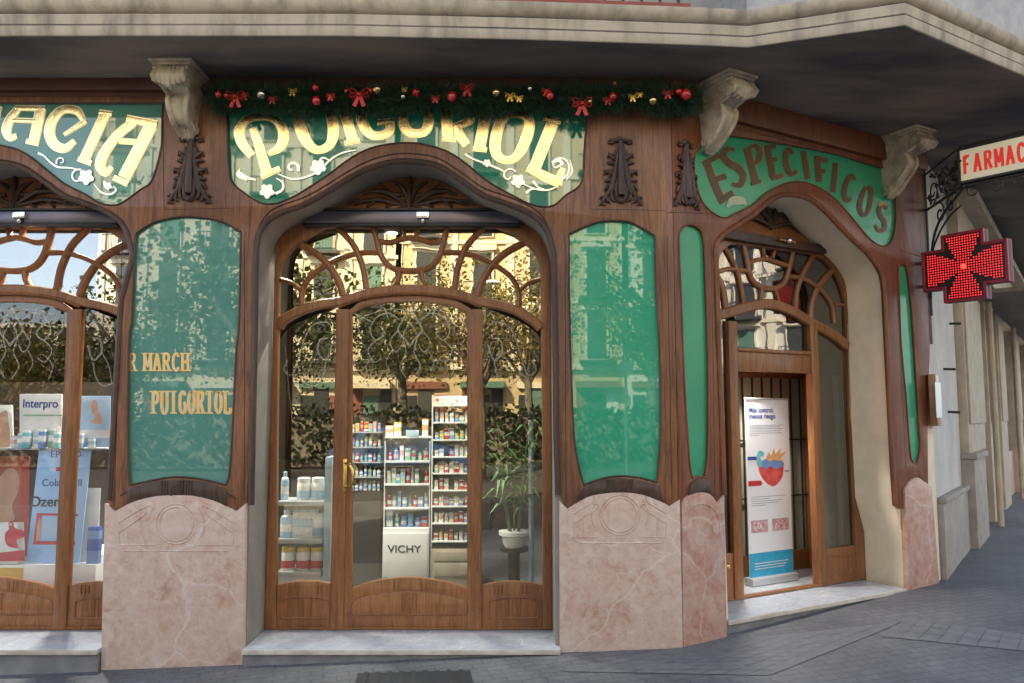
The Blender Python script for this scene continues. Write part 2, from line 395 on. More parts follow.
# manhole / drain cover in front of the step
bm = NB(); P = [ground_hit(*p) for p in ((358, 674), (470, 671), (478, 700), (350, 700))]
f = [bm.verts.new((p.x, p.y, gz(p.x, p.y) + .005)) for p in P]; bm.faces.new(f)
for k in range(9):
    a = P[0].lerp(P[1], (k + .5) / 9.5); b = P[3].lerp(P[2], (k + .5) / 9.5); bm2 = [bm.verts.new((p.x + dx, p.y, gz(p.x, p.y) + .012)) for p, dx in ((a, 0), (a, .03), (b, .03), (b, 0))]; bm.faces.new(bm2)
tag(obj('drain_cover', bm, pm('cover_iron', (.028, .03, .034), rough=.75)), 'dark ribbed metal cover set in the pavement before the main door step', 'drain cover')

# ------------------------------------------------------------------ traced outlines (photograph pixels)
OPEN_A = [(256, 260), (256.5, 250), (260, 232), (274, 216.5), (304, 205), (326, 193), (350, 178), (371, 167.8), (393, 162), (413, 161.5), (438, 166), (462, 181), (483, 195.5), (507, 204), (531, 214.5), (545, 228), (553, 251), (553.5, 262)]
oA = A.H(cr(OPEN_A, n=4))
ZG = lambda s: GA + GB_ * s
SILL_A = A.hit(400, 650, .1)[1]
openA = [(A.hit(251, 500, 0)[0], -.3)] + oA + [(A.hit(555, 500, 0)[0], -.3)]
cxA = (openA[0][0] + openA[-1][0]) / 2
DXL = A.hit(-22, 400)[0] - A.hit(404.5, 400)[0]
openL = [(s + DXL, t) for s, t in openA]
hw = openA[-1][0] - cxA
PANEL1 = [(136, 233.4, 1), (152.7, 222.8), (173.8, 217.6), (188, 216.7), (209, 218.5), (226.5, 223.7), (240.6, 232.5, 1), (240.6, 240), (239, 320), (236, 353.7), (233, 415), (229.7, 470), (226, 485, 1), (200, 479), (178, 477), (161, 478.6), (129.7, 485, 1), (128.5, 470), (127.8, 430), (129, 340), (131.6, 320), (134, 261)]
PANEL2 = [(569, 234, 1), (593, 223.5), (610.5, 220.7), (631.6, 222.8), (655, 235.8, 1), (656, 290), (660, 360), (660.5, 431), (658.5, 460), (656.7, 482, 1), (639, 477.6), (620.5, 476), (602, 478.6), (584, 485, 1), (578.8, 465.6), (573.7, 431), (570, 325)]
SIGN_C = [(226.5, 103, 1), (227.5, 140), (228.8, 168), (231.7, 182), (245.4, 193.5), (261, 203), (276.6, 203.3), (294, 196.4), (310, 186.7), (329.4, 174), (345, 162), (360.6, 152.5), (376, 146.6), (396, 143.3), (419, 143.5), (445, 150.5), (464.5, 162.3), (486, 180), (509, 193.5), (533, 205), (552, 206), (566, 195), (581.6, 182), (584.6, 148.6), (586.5, 119), (587, 103, 1)]
SIGN_L = [(163, 103, 1), (162, 125), (161, 148.6), (152, 180), (140.6, 189.6), (121, 203.3), (109.4, 205), (97.7, 202), (84, 193.5), (64.5, 183.8), (49, 172), (31, 157.4), (17.6, 149.6), (0, 145.2), (-22, 143.5), (-44, 145.2), (-62, 149.6), (-75, 157.4), (-93, 172), (-108, 183.8), (-128, 193.5), (-142, 202), (-153, 205), (-165, 203.3), (-184, 189.6), (-196, 180), (-205, 148.6), (-207, 103, 1)]
WB1 = [(108, 503, 1), (115, 511.4, 1), (130, 503), (147, 498), (161, 495.8), (178, 495), (194, 496), (212.5, 500.5), (225, 506), (236, 511.4, 1), (246, 503.6, 1)]
WB2 = [(560, 494, 1), (567.6, 509, 1), (587, 497.5), (605.7, 493.4), (624, 492.5), (642.8, 495), (661, 501.7), (669.7, 506.4, 1), (678, 499, 1)]
WBB = [(683, 504.5, 1), (687, 497), (696.6, 493), (704, 492.5), (711.4, 495), (717.5, 503, 1), (724.5, 495, 1)]
SIGN_B = [(706, 132, 1), (697, 150), (694, 162), (696, 182), (701, 199), (710.5, 211), (724.5, 218), (736, 213), (752.7, 205), (766.7, 193), (783, 184.5), (797, 181.5), (813.6, 185), (830, 194.4), (844, 208.4), (858, 225), (870, 239), (881.6, 246), (891, 242.4), (895.6, 227), (896, 205), (894, 171, 1), (860, 161), (832, 153), (774, 142)]
OPEN_B = [(716, 262), (715.5, 250.6), (718, 241), (727, 232), (738.6, 224.5), (755, 213), (769, 201), (782, 195), (797, 195.5), (811, 200), (825, 211), (839.4, 226), (853.4, 240.5), (867.5, 253.5), (877, 266), (882, 277), (884, 290)]
PB1 = [(679, 240), (682, 229), (688, 225), (697, 227), (703, 236), (705, 260), (706, 290), (708.4, 360), (708.5, 431), (707.7, 460), (705, 477.6, 1), (698.4, 476.3), (692.8, 478.6, 1), (690, 465), (687.5, 430), (684.5, 378), (681, 290)]
PB2 = [(899, 272), (901, 266), (904, 264), (907, 269), (910, 290), (913, 325), (916.4, 378), (919, 420), (920.5, 448), (917.5, 464, 1), (912.5, 462, 1), (910, 450), (906, 396), (901, 340)]
tA_top = A.hit(300, 97, .03)[1]; Z_BEAM = A.hit(100, 83, .03)[1]
Z_SOF = Z_BEAM + .02
print('soffit z', Z_SOF, 'sill', SILL_A)

# ------------------------------------------------------------------ the corner building
bld = thing('corner_building', 'corner building of pale stone with the green and wood pharmacy front on its ground floor', 'building', (0, 0, 0))
def ringP(pl, pts, off=0.0, n=5): return pl.H(cr(pts, True, n), off)
# masonry behind the panelling, with the openings
wl = openL[0][0] - .9
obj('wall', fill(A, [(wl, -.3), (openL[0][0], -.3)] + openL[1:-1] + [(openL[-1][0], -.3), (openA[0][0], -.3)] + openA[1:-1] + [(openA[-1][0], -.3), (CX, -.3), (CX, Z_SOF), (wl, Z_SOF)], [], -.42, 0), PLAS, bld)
oB = B.H(cr(OPEN_B, n=4)); sBl = B.hit(722, 430)[0]; sBr = B.hit(889, 430)[0]; sBr2 = B.hit(904, 560)[0]
openB = [(sBl + .02, -.3)] + oB + [(sBr, B.hit(889, 420)[1]), (sBr + .015, .9), (sBr2, .6), (sBr2, -.3)]
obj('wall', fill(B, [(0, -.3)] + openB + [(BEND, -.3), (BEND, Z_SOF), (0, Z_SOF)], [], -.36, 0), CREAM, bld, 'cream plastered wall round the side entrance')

# upper storeys: A front, bay over B, C side
UP = pm('upper_wall', (.42, .40, .38), (.34, .32, .31), 3, .85, bmp=.2)
def prism(bm, poly, z0, z1):
    lo = [bm.verts.new((x, y, z0)) for x, y in poly]; hi = [bm.verts.new((x, y, z1)) for x, y in poly]; n = len(poly)
    bm.faces.new(lo[::-1]); bm.faces.new(hi)
    for i in range(n): bm.faces.new((lo[i], lo[(i + 1) % n], hi[(i + 1) % n], hi[i]))
    return bm
def soff(u, v):    # point of the soffit's edge, from the photograph
    a = (u - 512) / FPX; b = (341.5 - v) / FPX; cp, sp = math.cos(PITCH), math.sin(PITCH); d = Vector((a, cp - b * sp, sp + b * cp)); k = (Z_SOF - CAMZ) / d.z
    p = Vector((0, -DIST, CAMZ)) + d * k; return (p.x, p.y)
E = [soff(*p) for p in ((340, 35), (520, 38.5), (690, 44), (748, 46.5), (905, 24.5), (1024, 75))]
print('edge', E)
E0 = (-6.5, E[0][1])
dE = Vector(E[5]) - Vector(E[4]); far = Vector(E[4]) + dE.normalized() * 4.2
edge = [E0, E[0], E[1], E[2], E[3], E[4], (far.x, far.y)]
_c1 = C.w(.0, 0); _c9 = C.w(26, 0)
foot = [(-6.5, .02), (CX, .02), (_e.x, _e.y), (_c9.x, _c9.y), (10, 26), (-6.5, 26)]
bm = NB(); prism(bm, foot, Z_SOF + .22, 23); obj('upper_storeys', bm, UP, bld)
bm = NB(); box(bm, -6.4, 12, -.3, 10, 12.3, Z_SOF + .3); box(bm, -6.45, .0, -.3, -6.3, 12, Z_SOF + .3); obj('unseen_rear_wall', bm, UP, bld)  # unseen walls added to block the sun behind the ground floor
# slab with soffit
slab = edge + [(_e.x + 3.5, _e.y + 3.0), (_e.x, _e.y + 1.2), (CX, .6), (-6.5, .6)]
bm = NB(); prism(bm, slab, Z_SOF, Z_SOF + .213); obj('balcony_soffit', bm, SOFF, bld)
# moulded cornice swept along the slab's edge
def sweep_edge(path, prof, mat_, name, z0):
    bm = NB(); n = len(path); rings = []
    for i, p in enumerate(path):
        p = Vector(p); a = Vector(path[max(i - 1, 0)]); b = Vector(path[min(i + 1, n - 1)])
        t1 = (p - a).normalized() if i else (b - p).normalized(); t2 = (b - p).normalized() if i < n - 1 else t1
        t = (t1 + t2).normalized(); nn = Vector((t.y, -t.x)); k = 1 / max(.5, nn.dot(Vector((t1.y, -t1.x))))
        rings.append([bm.verts.new((p.x + nn.x * o * k, p.y + nn.y * o * k, z0 + z)) for o, z in prof])
    m = len(prof)
    for a, b in zip(rings, rings[1:]):
        for j in range(m): bm.faces.new((a[j], a[(j + 1) % m], b[(j + 1) % m], b[j]))
    bm.faces.new(rings[0]); bm.faces.new(rings[-1][::-1]); return obj(name, bm, mat_, bld)
sweep_edge(edge, [(-.012, -.003), (0, -.003), (.004, .002), (.010, .055), (-.02, .058), (-.02, .066), (.0, .068), (.004, .07), (.016, .122), (.012, .128), (-.018, .130), (-.018, .139), (.004, .142), (.03, .158), (.05, .185), (.052, .215), (-.012, .215)], STONE, 'cornice', Z_SOF)
# bay base over the side entrance
bay = [E[3], E[4], (far.x, far.y)]
def inset(path, d):
    out = []
    for i, p in enumerate(path):
        p = Vector(p); a = Vector(path[max(i - 1, 0)]); b = Vector(path[min(i + 1, len(path) - 1)]); t1 = (p - a).normalized() if i else (b - p).normalized(); t2 = (b - p).normalized() if i < len(path) - 1 else t1
        t = (t1 + t2).normalized(); nn = Vector((t.y, -t.x)); k = 1 / max(.5, nn.dot(Vector((t1.y, -t1.x)))); out.append((p.x - nn.x * d * k, p.y - nn.y * d * k))
    return out
bi = inset(bay, .05)
bm = NB(); prism(bm, bi + [(_e.x + 3, _e.y + 3.2), (CX, .1), (bi[0][0] - .0, .1)], Z_SOF + .217, 9); obj('bay_window_base', bm, pm('bay_stone', (.50, .48, .46), (.36, .35, .35), 6, .85, bmp=.3), bld)
# reddish terrazzo strip and iron railing of the balcony
rp = inset(edge[:5], -.03)
bm = NB()
for a, b in zip(rp[:-2], rp[1:-1]):
    a, b = Vector(a), Vector(b); t = (b - a).normalized(); nn = Vector((-t.y, t.x)) * .12
    prism(bm, [tuple(a), tuple(b), tuple(b + nn), tuple(a + nn)], Z_SOF + .217, Z_SOF + .25)
obj('balcony_floor_edge', bm, pm('red_tile', (.30, .07, .045), (.22, .05, .035), 12, .6), bld)
rail = NB(); L = 0
for a, b in zip(rp[:-2], rp[1:-1]):
    a, b = Vector(a), Vector(b); n = int((b - a).length / .11)
    for i in range(n):
        p = a.lerp(b, (i + .5) / n); tube(rail, [(p.x, p.y + .08, Z_SOF + .24), (p.x, p.y + .08, Z_SOF + 1.25)], .009, 6)
    tube(rail, [(a.x, a.y + .08, Z_SOF + 1.25), (b.x, b.y + .08, Z_SOF + 1.25)], .02, 6); tube(rail, [(a.x, a.y + .08, Z_SOF + .36), (b.x, b.y + .08, Z_SOF + .36)], .012, 6)
obj('balcony_railing', rail, IRON, bld)

# ------------------------------------------------------------------ corbels
def corbel(loc, deg, proj=.37, w=.25, drop=.41, hgt=None):
    """scrolled stone console; local x along the wall, -y outwards, top at z=0"""
    M = Matrix.Translation(loc) @ Matrix.Rotation(R(deg), 4, 'Z')
    def emit_profile(bm, prof, w0, w1):
        L = []
        for sx in (-1, 1):
            L.append([bm.verts.new(M @ Vector((sx * (w0 + (w1 - w0) * min(1, -z / drop)) / 2, -y, z))) for y, z in prof])
        n = len(prof)
        for i in range(n): bm.faces.new((L[0][i], L[0][(i + 1) % n], L[1][(i + 1) % n], L[1][i]))
        bm.faces.new(L[0]); bm.faces.new(L[1][::-1])
    bm = NB()
    prof = [(0, -.05)] + cr([(proj * .93, -.05), (proj * .98, -.10), (proj * .84, -.155), (proj * .62, -.185), (proj * .66, -.24), (proj * .62, -.30), (proj * .48, -.36), (proj * .30, -drop * .93), (proj * .18, -drop)], n=5) + [(0, -drop * 1.02)]
    emit_profile(bm, prof, w * .74, w * .36)
    # raised rims on the two edges of the belly
    for sx in (-1, 1):
        pts = []
        for y, z in prof[1:-1]: pts.append(M @ Vector((sx * (w * .74 + (w * .36 - w * .74) * min(1, -z / drop)) / 2 * .93, -y - .006, z)))
        tube(bm, pts, .018, 8)
        for zz, yy, rr in ((-.125, proj * .86, .05), (-drop * .90, proj * .16, .03)):
            ww = (w * .74 + (w * .36 - w * .74) * min(1, -zz / drop)) / 2
            for q in range(3):
                tube(bm, [M @ Vector((sx * (ww + .008), -yy - math.cos(a) * rr * (1 - a / 14), zz + math.sin(a) * rr * (1 - a / 14))) for a in [x * .5 for x in range(13)]], .009, 6) if q == 0 else None
    top = NB()
    for k, (e, z0, z1) in enumerate(((.0, -.022, -.002), (-.02, -.04, -.0225), (-.045, -.055, -.0405))):
        box(top, -w / 2 * 1.12 - e, -proj * 1.04 - e, z0, w / 2 * 1.12 + e, .0, z1, M, .004)
    c = obj('corbel', bm, CORB, bld); 
    obj('cap', top, CORB, c)
    lf = NB(); rnd = random.Random(5)
    for k in range(7):      # acanthus leaf curling over the top of the scroll
        x = (k - 3) / 3 * w * .34; pts = [(x * .8, -proj * .80, -.06), (x, -proj * 1.0, -.085), (x * 1.05, -proj * 1.07, -.13), (x * 1.1, -proj * 1.02, -.185 + abs(k - 3) * .012), (x * 1.15, -proj * .93, -.20 + abs(k - 3) * .015)]
        tube(lf, [M @ Vector(p) for p in pts], [.016, .026, .028, .02, .009], 7)
    obj('acanthus_leaf', lf, CORB, c); lf = NB()
    for k in range(5):      # husk at the foot
        x = (k - 2) / 2 * w * .17; tube(lf, [M @ Vector((x, -proj * .34, -drop * .80)), M @ Vector((x * 1.2, -proj * .26, -drop * .92)), M @ Vector((x * .7, -proj * .12, -drop * 1.06))], [.012, .022, .008], 7)
    obj('husk', lf, CORB, c); lf = NB()
    for k in range(9):
        x = (k - 4) / 4 * w * .42; blob(lf, M @ Vector((x, -proj * .99, -.062)), .014, 8)
    obj('bead_row', lf, CORB, c)
    return c
c1s = A.hit(190, 130, .05)[0]
corbel((c1s - .01, 0, Z_SOF), 0)
cb = B.w(B.hit(706, 146, .05)[0] + .03, 0, 0); corbel((cb.x, cb.y, Z_SOF), 30, .38, .24, .45)
cb = B.w(B.hit(891, 205, .05)[0] - .0, 0, 0); corbel((cb.x, cb.y, Z_SOF), 30, .38, .23, .48)

# ------------------------------------------------------------------ timber shopfront (one thing: panelling, glazed panels, signs, pedestals)
front = thing('timber_shopfront', 'ornate carved brown timber shopfront with green glass signs and pink marble pedestals wrapping the corner', 'shopfront', (0, 0, 0))
OFW = .032
wb1 = A.H(cr(WB1, n=3), OFW); wb2 = A.H(cr(WB2, n=3), OFW)
oAw = A.H(cr(OPEN_A, n=5), OFW); eL, eR = A.hit(251, 480, OFW)[0], A.hit(554.5, 480, OFW)[0]
oLw = [(s + DXL, t) for s, t in oAw]; eRL = A.hit(107.5, 500, OFW)[0]
# contour of the A panelling between the openings: top beam line, piers with shaped feet
outer = [(wl, tA_top), (wl, .95), (eL + DXL, .95)] + oLw + [A.hit(121.5, 300, OFW), A.hit(115, 400, OFW)] + wb1 + [A.hit(253, 430, OFW), A.hit(256, 330, OFW)] + oAw + [A.hit(555.5, 330, OFW), A.hit(557, 430, OFW)] + wb2[:-1] + [(CX + .012, wb2[-1][1]), (CX + .012, tA_top)]
holesA = [ringP(A, PANEL1, OFW), ringP(A, PANEL2, OFW), ringP(A, SIGN_C, OFW), ringP(A, SIGN_L, OFW)]
obj('panelling', fill(A, outer, holesA, .001, OFW, .004), WOOD, front)
wbb = B.H(cr(WBB, n=3), OFW)
oBw = B.H(cr(OPEN_B, n=5), OFW)
RB = [(891, 430), (893, 470), (895.5, 506), (904, 509), (906.5, 487), (911, 481), (917.5, 477.6), (924, 481), (928.5, 487)]
zB_top = B.hit(800, 144, OFW)[1]
outB = [(.0, zB_top), (.0, wbb[0][1])] + wbb + [B.hit(723, 430, OFW), B.hit(719, 330, OFW)] + oBw + [B.hit(887.5, 360, OFW)] + B.H(RB, OFW) + [(B.hit(927, 420, OFW)[0], 1.4), (BEND - .03, 2.2), (BEND - .03, zB_top)]
obj('panelling', fill(B, outB, [ringP(B, SIGN_B, OFW), ringP(B, PB1, OFW), ringP(B, PB2, OFW)], .001, OFW, .004), WOODB, front, 'reddish panelling round the side entrance')
# mouldings that follow openings and panels
bm = NB()
full = [A.hit(251.5, 505, OFW), A.hit(253, 430, OFW), A.hit(255, 330, OFW)] + oAw + [A.hit(555, 330, OFW), A.hit(556, 430, OFW), A.hit(558, 495, OFW)]
strip(bm, A, full, bead(.020, .020), False, OFW)
strip(bm, A, [(s, t + .055) for s, t in oAw[6:-6]], bead(.005, .006), False, OFW)
strip(bm, A, oLw + [A.hit(121, 300, OFW), A.hit(115, 400, OFW), A.hit(109, 500, OFW)], bead(.018, .018), False, OFW)
for r in holesA: strip(bm, A, r, bead(.006, .007), True, OFW)
strip(bm, A, [(s, t + .085) for s, t in wb1[4:-3]], flat(.006, .006), False, OFW)
obj('moulding', bm, WDARK, front)
bm = NB()
strip(bm, B, [B.hit(724, 495, OFW), B.hit(722, 430, OFW), B.hit(718, 330, OFW)] + oBw + [B.hit(887.5, 360, OFW), B.hit(890.5, 440, OFW), B.hit(895, 506, OFW)], bead(.02, .02), False, OFW)
for r in (ringP(B, SIGN_B, OFW), ringP(B, PB1, OFW), ringP(B, PB2, OFW)): strip(bm, B, r, bead(.006, .007), True, OFW)
obj('moulding', bm, WOODB, front)
# shaped feet: darker curved rails below the green panels with a carved square boss
def foot_rail(pl, low, up, m, bosspx):
    a = pl.H(cr(low, n=4), OFW); b = pl.H(cr(up, n=4), OFW)
    o = obj('foot_rail', fill(pl, a + b[::-1], [], OFW + .0005, OFW + .012, .003), m, front)
    if bosspx:
        u, v, h = bosspx; s, t = pl.hit(u, v, OFW); q = h / 148
        bm = NB(); pbox(bm, pl, s - q, s + q, t - q, t + q, OFW + .0125, OFW + .02, .002)
        for k in (-.9, -.3, .3, .9): ribbon(bm, pl, [(s - q * .7, t - q * .6 + k * q * .5), (s + q * .7, t + q * .5 + k * q * .5)], [.009, .009], OFW + .02, .006, px=False, smooth=False)
        for side in (-1, 1):
            for k in (1.35, 1.7, 2.05): pbox(bm, pl, s + side * k * q - .006, s + side * k * q + .006, t - q * .95, t + q * .95, OFW + .0125, OFW + .018)
        obj('boss', bm, WDARK, o)
foot_rail(A, [(127, 505), (147, 498.5), (161, 496.3), (178, 495.5), (194, 496.5), (212.5, 501), (227, 507)], [(128, 489), (146, 483), (161, 480.5), (178, 479.5), (200, 481.5), (214, 484.5), (227, 489)], WDARK, (177, 487.5, 7))
foot_rail(A, [(575, 504.5), (587, 498), (605.7, 494), (624, 493), (642.8, 495.5), (664, 503.5)], [(583, 488), (596, 482), (608, 479), (620.5, 478), (639, 480), (659, 485.5)], WDARK, (620, 485.5, 6))
foot_rail(B, [(687, 497.5), (696.6, 493.5), (704, 493), (711.4, 495.5)], [(690, 484), (697, 479), (703, 479), (708, 484)], WDARK, None)
# seams between boards
bm = NB()
for pl, a, b in ((A, (165, 209.5), (231, 208.5)), (A, (590, 209), (664, 210.5)), (A, (163, 104), (164, 208)), (A, (226, 190), (226, 208)), (A, (590, 105), (590, 209)), (A, (244.5, 240), (244.5, 500)), (A, (122.5, 240), (114, 505)), (A, (667, 236), (672, 500)), (A, (565, 236), (566, 505)),
                 (B, (668, 212), (712, 214)), (B, (711, 236), (715, 495)), (B, (899, 250), (925, 258)), (B, (898, 300), (906, 470))):
    bm = NB(); strip(bm, pl, [pl.hit(*a, OFW), pl.hit(*b, OFW)], [(-.0018, 0), (-.0018, .0008), (.0018, .0008), (.0018, 0)], False, OFW); obj('board_seam', bm, SEAM, front)
# beam under the soffit
bm = NB(); pbox(bm, A, wl, CX + .03, tA_top + .035, Z_SOF - .004, .001, .075, .006); pbox(bm, A, wl, CX + .02, tA_top + .001, tA_top + .034, .001, .03); obj('head_beam', bm, pm('beam_red_brown', (.10, .035, .02), (.06, .022, .014), 6, .5), front)
bm = NB(); pbox(bm, B, .0, BEND, zB_top + .035, Z_SOF - .004, .001, .075, .006); pbox(bm, B, .01, BEND, zB_top + .001, zB_top + .034, .001, .03); obj('head_beam', bm, WOODB, front)
# corner post strip at the far end of B
bm = NB(); pbox(bm, B, BEND - .028, BEND + .02, 2.2, Z_SOF - .01, -.1, .028, .006); obj('end_post', bm, WDARK, front)

# painted glass panels
def panel(pl, px, m, name, lab=None, off=.014):
    return obj(name, fill(pl, ringP(pl, px, OFW), [], .003, off), m, front, lab)
p1 = panel(A, PANEL1, GREENT, 'glass_panel', 'teal glass panel with two lines of gold lettering')
p2 = panel(A, PANEL2, GREENP, 'glass_panel', 'plain green glass panel right of the main door')
panel(B, PB1, GREENB, 'glass_panel', 'narrow green panel left of the side entrance')
panel(B, PB2, GREENB, 'glass_panel', 'narrow green panel right of the side entrance')
sgC = panel(A, SIGN_C, GREEN, 'sign_panel', 'wide green glass sign with gold letters above the main door')
sgL = panel(A, SIGN_L, GREENT, 'sign_panel', 'green glass sign ending in ACIA above the left window')
sgB = panel(B, SIGN_B, GREENB, 'sign_panel', 'green sign reading ESPECIFICOS above the side entrance')

# lettering as strokes
def letters(pl, strokes, m, edge_m, parent, off=.0145, grow=2.2):
    a, b = NB(), NB()
    for i, (pts, ws) in enumerate(strokes):
        if isinstance(ws, (int, float)): ws = [ws] * len(pts)
        if edge_m: ribbon(b, pl, pts, [w + grow for w in ws], off + i * .00012, .0006)
        ribbon(a, pl, pts, ws, off + .0025 + i * .00012, .001, dome=.0015)
    o = obj('lettering', a, m, parent)
    if edge_m: obj('lettering_outline', b, edge_m, parent)
PUIG = [([(252, 156), (242, 143), (239.5, 131), (246, 120.5), (258, 117), (272, 118), (281, 126), (283.5, 138), (279, 148), (268, 154)], [6, 8, 8.5, 6.5, 5, 6, 8, 9, 7, 3]),
 ([(252, 128), (258, 143), (267, 173)], [4, 7, 9]), ([(261, 177), (280, 168.5)], 4),
 ([(294, 104), (297.5, 118), (304, 137), (312, 147.5), (320, 150), (329, 145.5), (333, 136), (332.5, 122), (328, 104)], [9, 9.5, 9.5, 7, 5.5, 7, 9, 9, 8.5]),
 ([(342, 103), (353, 141)], 9), ([(344.5, 143.5), (360, 140.5)], 3),
 ([(384, 108), (376, 102), (365, 104), (361, 113), (364, 126), (371, 134.5), (381, 135.5), (389.5, 131), (390, 122)], [5, 5, 7, 9, 9, 7, 6, 7.5, 7.5]), ([(377, 122.5), (394, 121)], 4),
 ([(410, 101.5), (403.5, 107), (403.5, 124), (409, 132), (416.5, 133.5), (424.5, 131.5), (428.5, 123), (428, 108), (421, 101.5)], [5, 8, 9, 7, 6, 7, 9, 8, 5]), ([(409, 101.8), (422, 101.8)], 4),
 ([(445.5, 103), (448, 138)], 9), ([(442, 138.5), (456, 140)], 3), ([(450, 104), (464, 104.5), (471.5, 111), (469, 121), (454, 126.5)], [4, 5, 8, 7, 4]), ([(457, 126), (460, 136), (467, 145)], [5, 8, 6]),
 ([(488, 104), (479.5, 147)], 9.5), ([(473, 148.5), (487, 150)], 3),
 ([(518, 114), (506, 116), (499, 126), (495.5, 140), (496, 153), (503, 159.5), (513, 159), (521, 150), (527, 136), (529.5, 123), (525, 116), (516, 114)], [5, 7, 9, 9.5, 8.5, 6, 6, 8.5, 9.5, 8.5, 7, 5]),
 ([(553, 122), (535, 167)], 10), ([(544, 117.5), (561, 122)], 4.5), ([(527.5, 167.5), (545, 176.5), (560, 183)], [6, 8, 8]), ([(557, 184), (563, 168)], [8, 3])]
letters(A, PUIG, GOLD, GOLDL, sgC)
ACIA = [([(18, 109), (10.5, 119), (6.5, 130), (10, 137.5), (17, 136)], [6, 8, 8.5, 6, 3]), ([(41, 108), (34, 141)], 9), ([(15, 108), (45, 108.5)], 4), ([(11, 120), (40, 121)], 3), ([(26, 141), (39, 144)], 3),
 ([(-3, 106), (-11, 143)], 9), ([(-21, 106), (1, 106.5)], 4), ([(-48, 140), (-42, 107)], 8), ([(-42, 107), (-32, 130), (-20, 107)], [6, 7, 6]), ([(-22, 107), (-25, 141)], 8),
 ([(84, 121), (77, 111), (64, 109.5), (54, 118), (49.5, 132), (54, 144), (65, 148.5), (75, 141)], [3, 7, 7, 9, 9.5, 8.5, 7, 4]), ([(86, 121), (64, 135)], [4, 2]),
 ([(105.5, 114), (85, 158)], 9), ([(99, 112), (112, 114)], 3.5), ([(78, 158.5), (91.5, 163.5)], 3.5),
 ([(151, 126), (124, 178)], 11), ([(134, 122), (117, 136), (104, 154), (100.5, 166), (106, 172.5), (112, 167)], [8, 8, 9, 9, 6.5, 3]), ([(126.5, 118.5), (157, 124.5)], 6), ([(119, 141), (143, 142.5)], 4), ([(113.5, 177.5), (128, 184)], 4)]
letters(A, ACIA, GOLD, GOLDL, sgL)
ESP = [([(706, 160), (713, 180), (722, 201)], 7), ([(703, 164), (719.5, 155.5)], 5.5), ([(713, 180.5), (726, 176)], 5.5), ([(719, 202), (733, 192.5)], 6),
 ([(734, 150), (727, 149), (723.5, 156), (729, 163), (738, 168), (743, 176), (740, 185), (732, 184)], [3, 5, 6, 7, 7, 6, 5, 3]),
 ([(747, 148), (755.5, 182)], 6.5), ([(748, 149), (755, 145.5), (760, 152), (758, 160.5), (752, 164)], [3, 4, 6, 5, 3]), ([(751, 184), (761, 181)], 3),
 ([(766.5, 145), (773, 177)], 6), ([(765, 147), (776, 146)], 4), ([(769, 161), (777, 159)], 4), ([(771.5, 178.5), (783, 175)], 4.5),
 ([(793, 154), (789, 149), (785.5, 155), (786.5, 166), (791, 174), (797, 171)], [3, 4, 5.5, 5.5, 4.5, 3]), ([(803.5, 151), (808, 179)], 5),
 ([(817, 156), (819, 182)], 5.5), ([(815.5, 157.5), (827, 161)], 4), ([(818, 170), (825, 172)], 4), ([(835.5, 163), (833, 192)], 5),
 ([(855, 180), (851.5, 176), (847, 181), (844, 191), (846, 200.5), (851, 198.5)], [3, 4, 5, 5, 4, 3]),
 ([(866, 187), (861.5, 197), (859.5, 208), (862.5, 214.5), (867, 212.5), (870.5, 201), (871, 190.5), (867, 186.5)], [3.5, 4.5, 4.5, 3.5, 3.5, 4.5, 4.5, 3.5]),
 ([(887, 209), (883.5, 205.5), (879, 209), (880.5, 216), (884.5, 222), (884, 229), (879, 230.5), (875, 225)], [2.5, 3, 4, 4, 4, 4, 3, 2.5])]
letters(B, ESP, OLDG, OLDE, sgB, grow=1.3)
bm = NB(); ribbon(bm, B, [(727, 207), (733, 201), (742, 201), (746, 205)], [2, 9, 8, 2], .0205, .0006); ribbon(bm, B, [(730, 198), (734, 203)], [4, 6], .0207, .0006); obj('flaked_patch', bm, pm('flaked_cream', (.50, .48, .33), (.30, .40, .27), 30, .6), sgB)
bm = NB(); ribbon(bm, B, [(879, 203), (886, 206)], [5, 3], .0208, .0006); obj('flaked_patch', bm, pm('ochre_patch', (.5, .22, .04), rough=.5), sgB)

# white scrolls
def spiral(cx, cy, r, a0, turns, w, sgn=1, n=14):
    pts = [(cx + r * (1 - k / n * .82) * math.cos(a0 + sgn * turns * 2 * math.pi * k / n), cy + r * (1 - k / n * .82) * math.sin(a0 + sgn * turns * 2 * math.pi * k / n)) for k in range(n + 1)]
    return (pts, [w * (1 - .4 * k / n) for k in range(n + 1)])
def flower(bm, pl, u, v, r, off):
    for k in range(5):
        a = k * 2 * math.pi / 5 + .3; ribbon(bm, pl, [(u, v), (u + r * .6 * math.cos(a), v + r * .6 * math.sin(a)), (u + r * math.cos(a), v + r * math.sin(a))], [1, r * .85, r * .35], off + k * .0001, .0006)
def scrolls(pl, items, flowers, parent):
    bm = NB(); off = .0225
    for i, (p, w) in enumerate(items):
        if isinstance(w, (int, float)): w = [w] * len(p)
        ribbon(bm, pl, p, w, off + i * .0001, .0006)
    for j, (u, v, r) in enumerate(flowers): flower(bm, pl, u, v, r, off + .003 + j * .0006)
    obj('scrollwork', bm, WHITEP, parent)
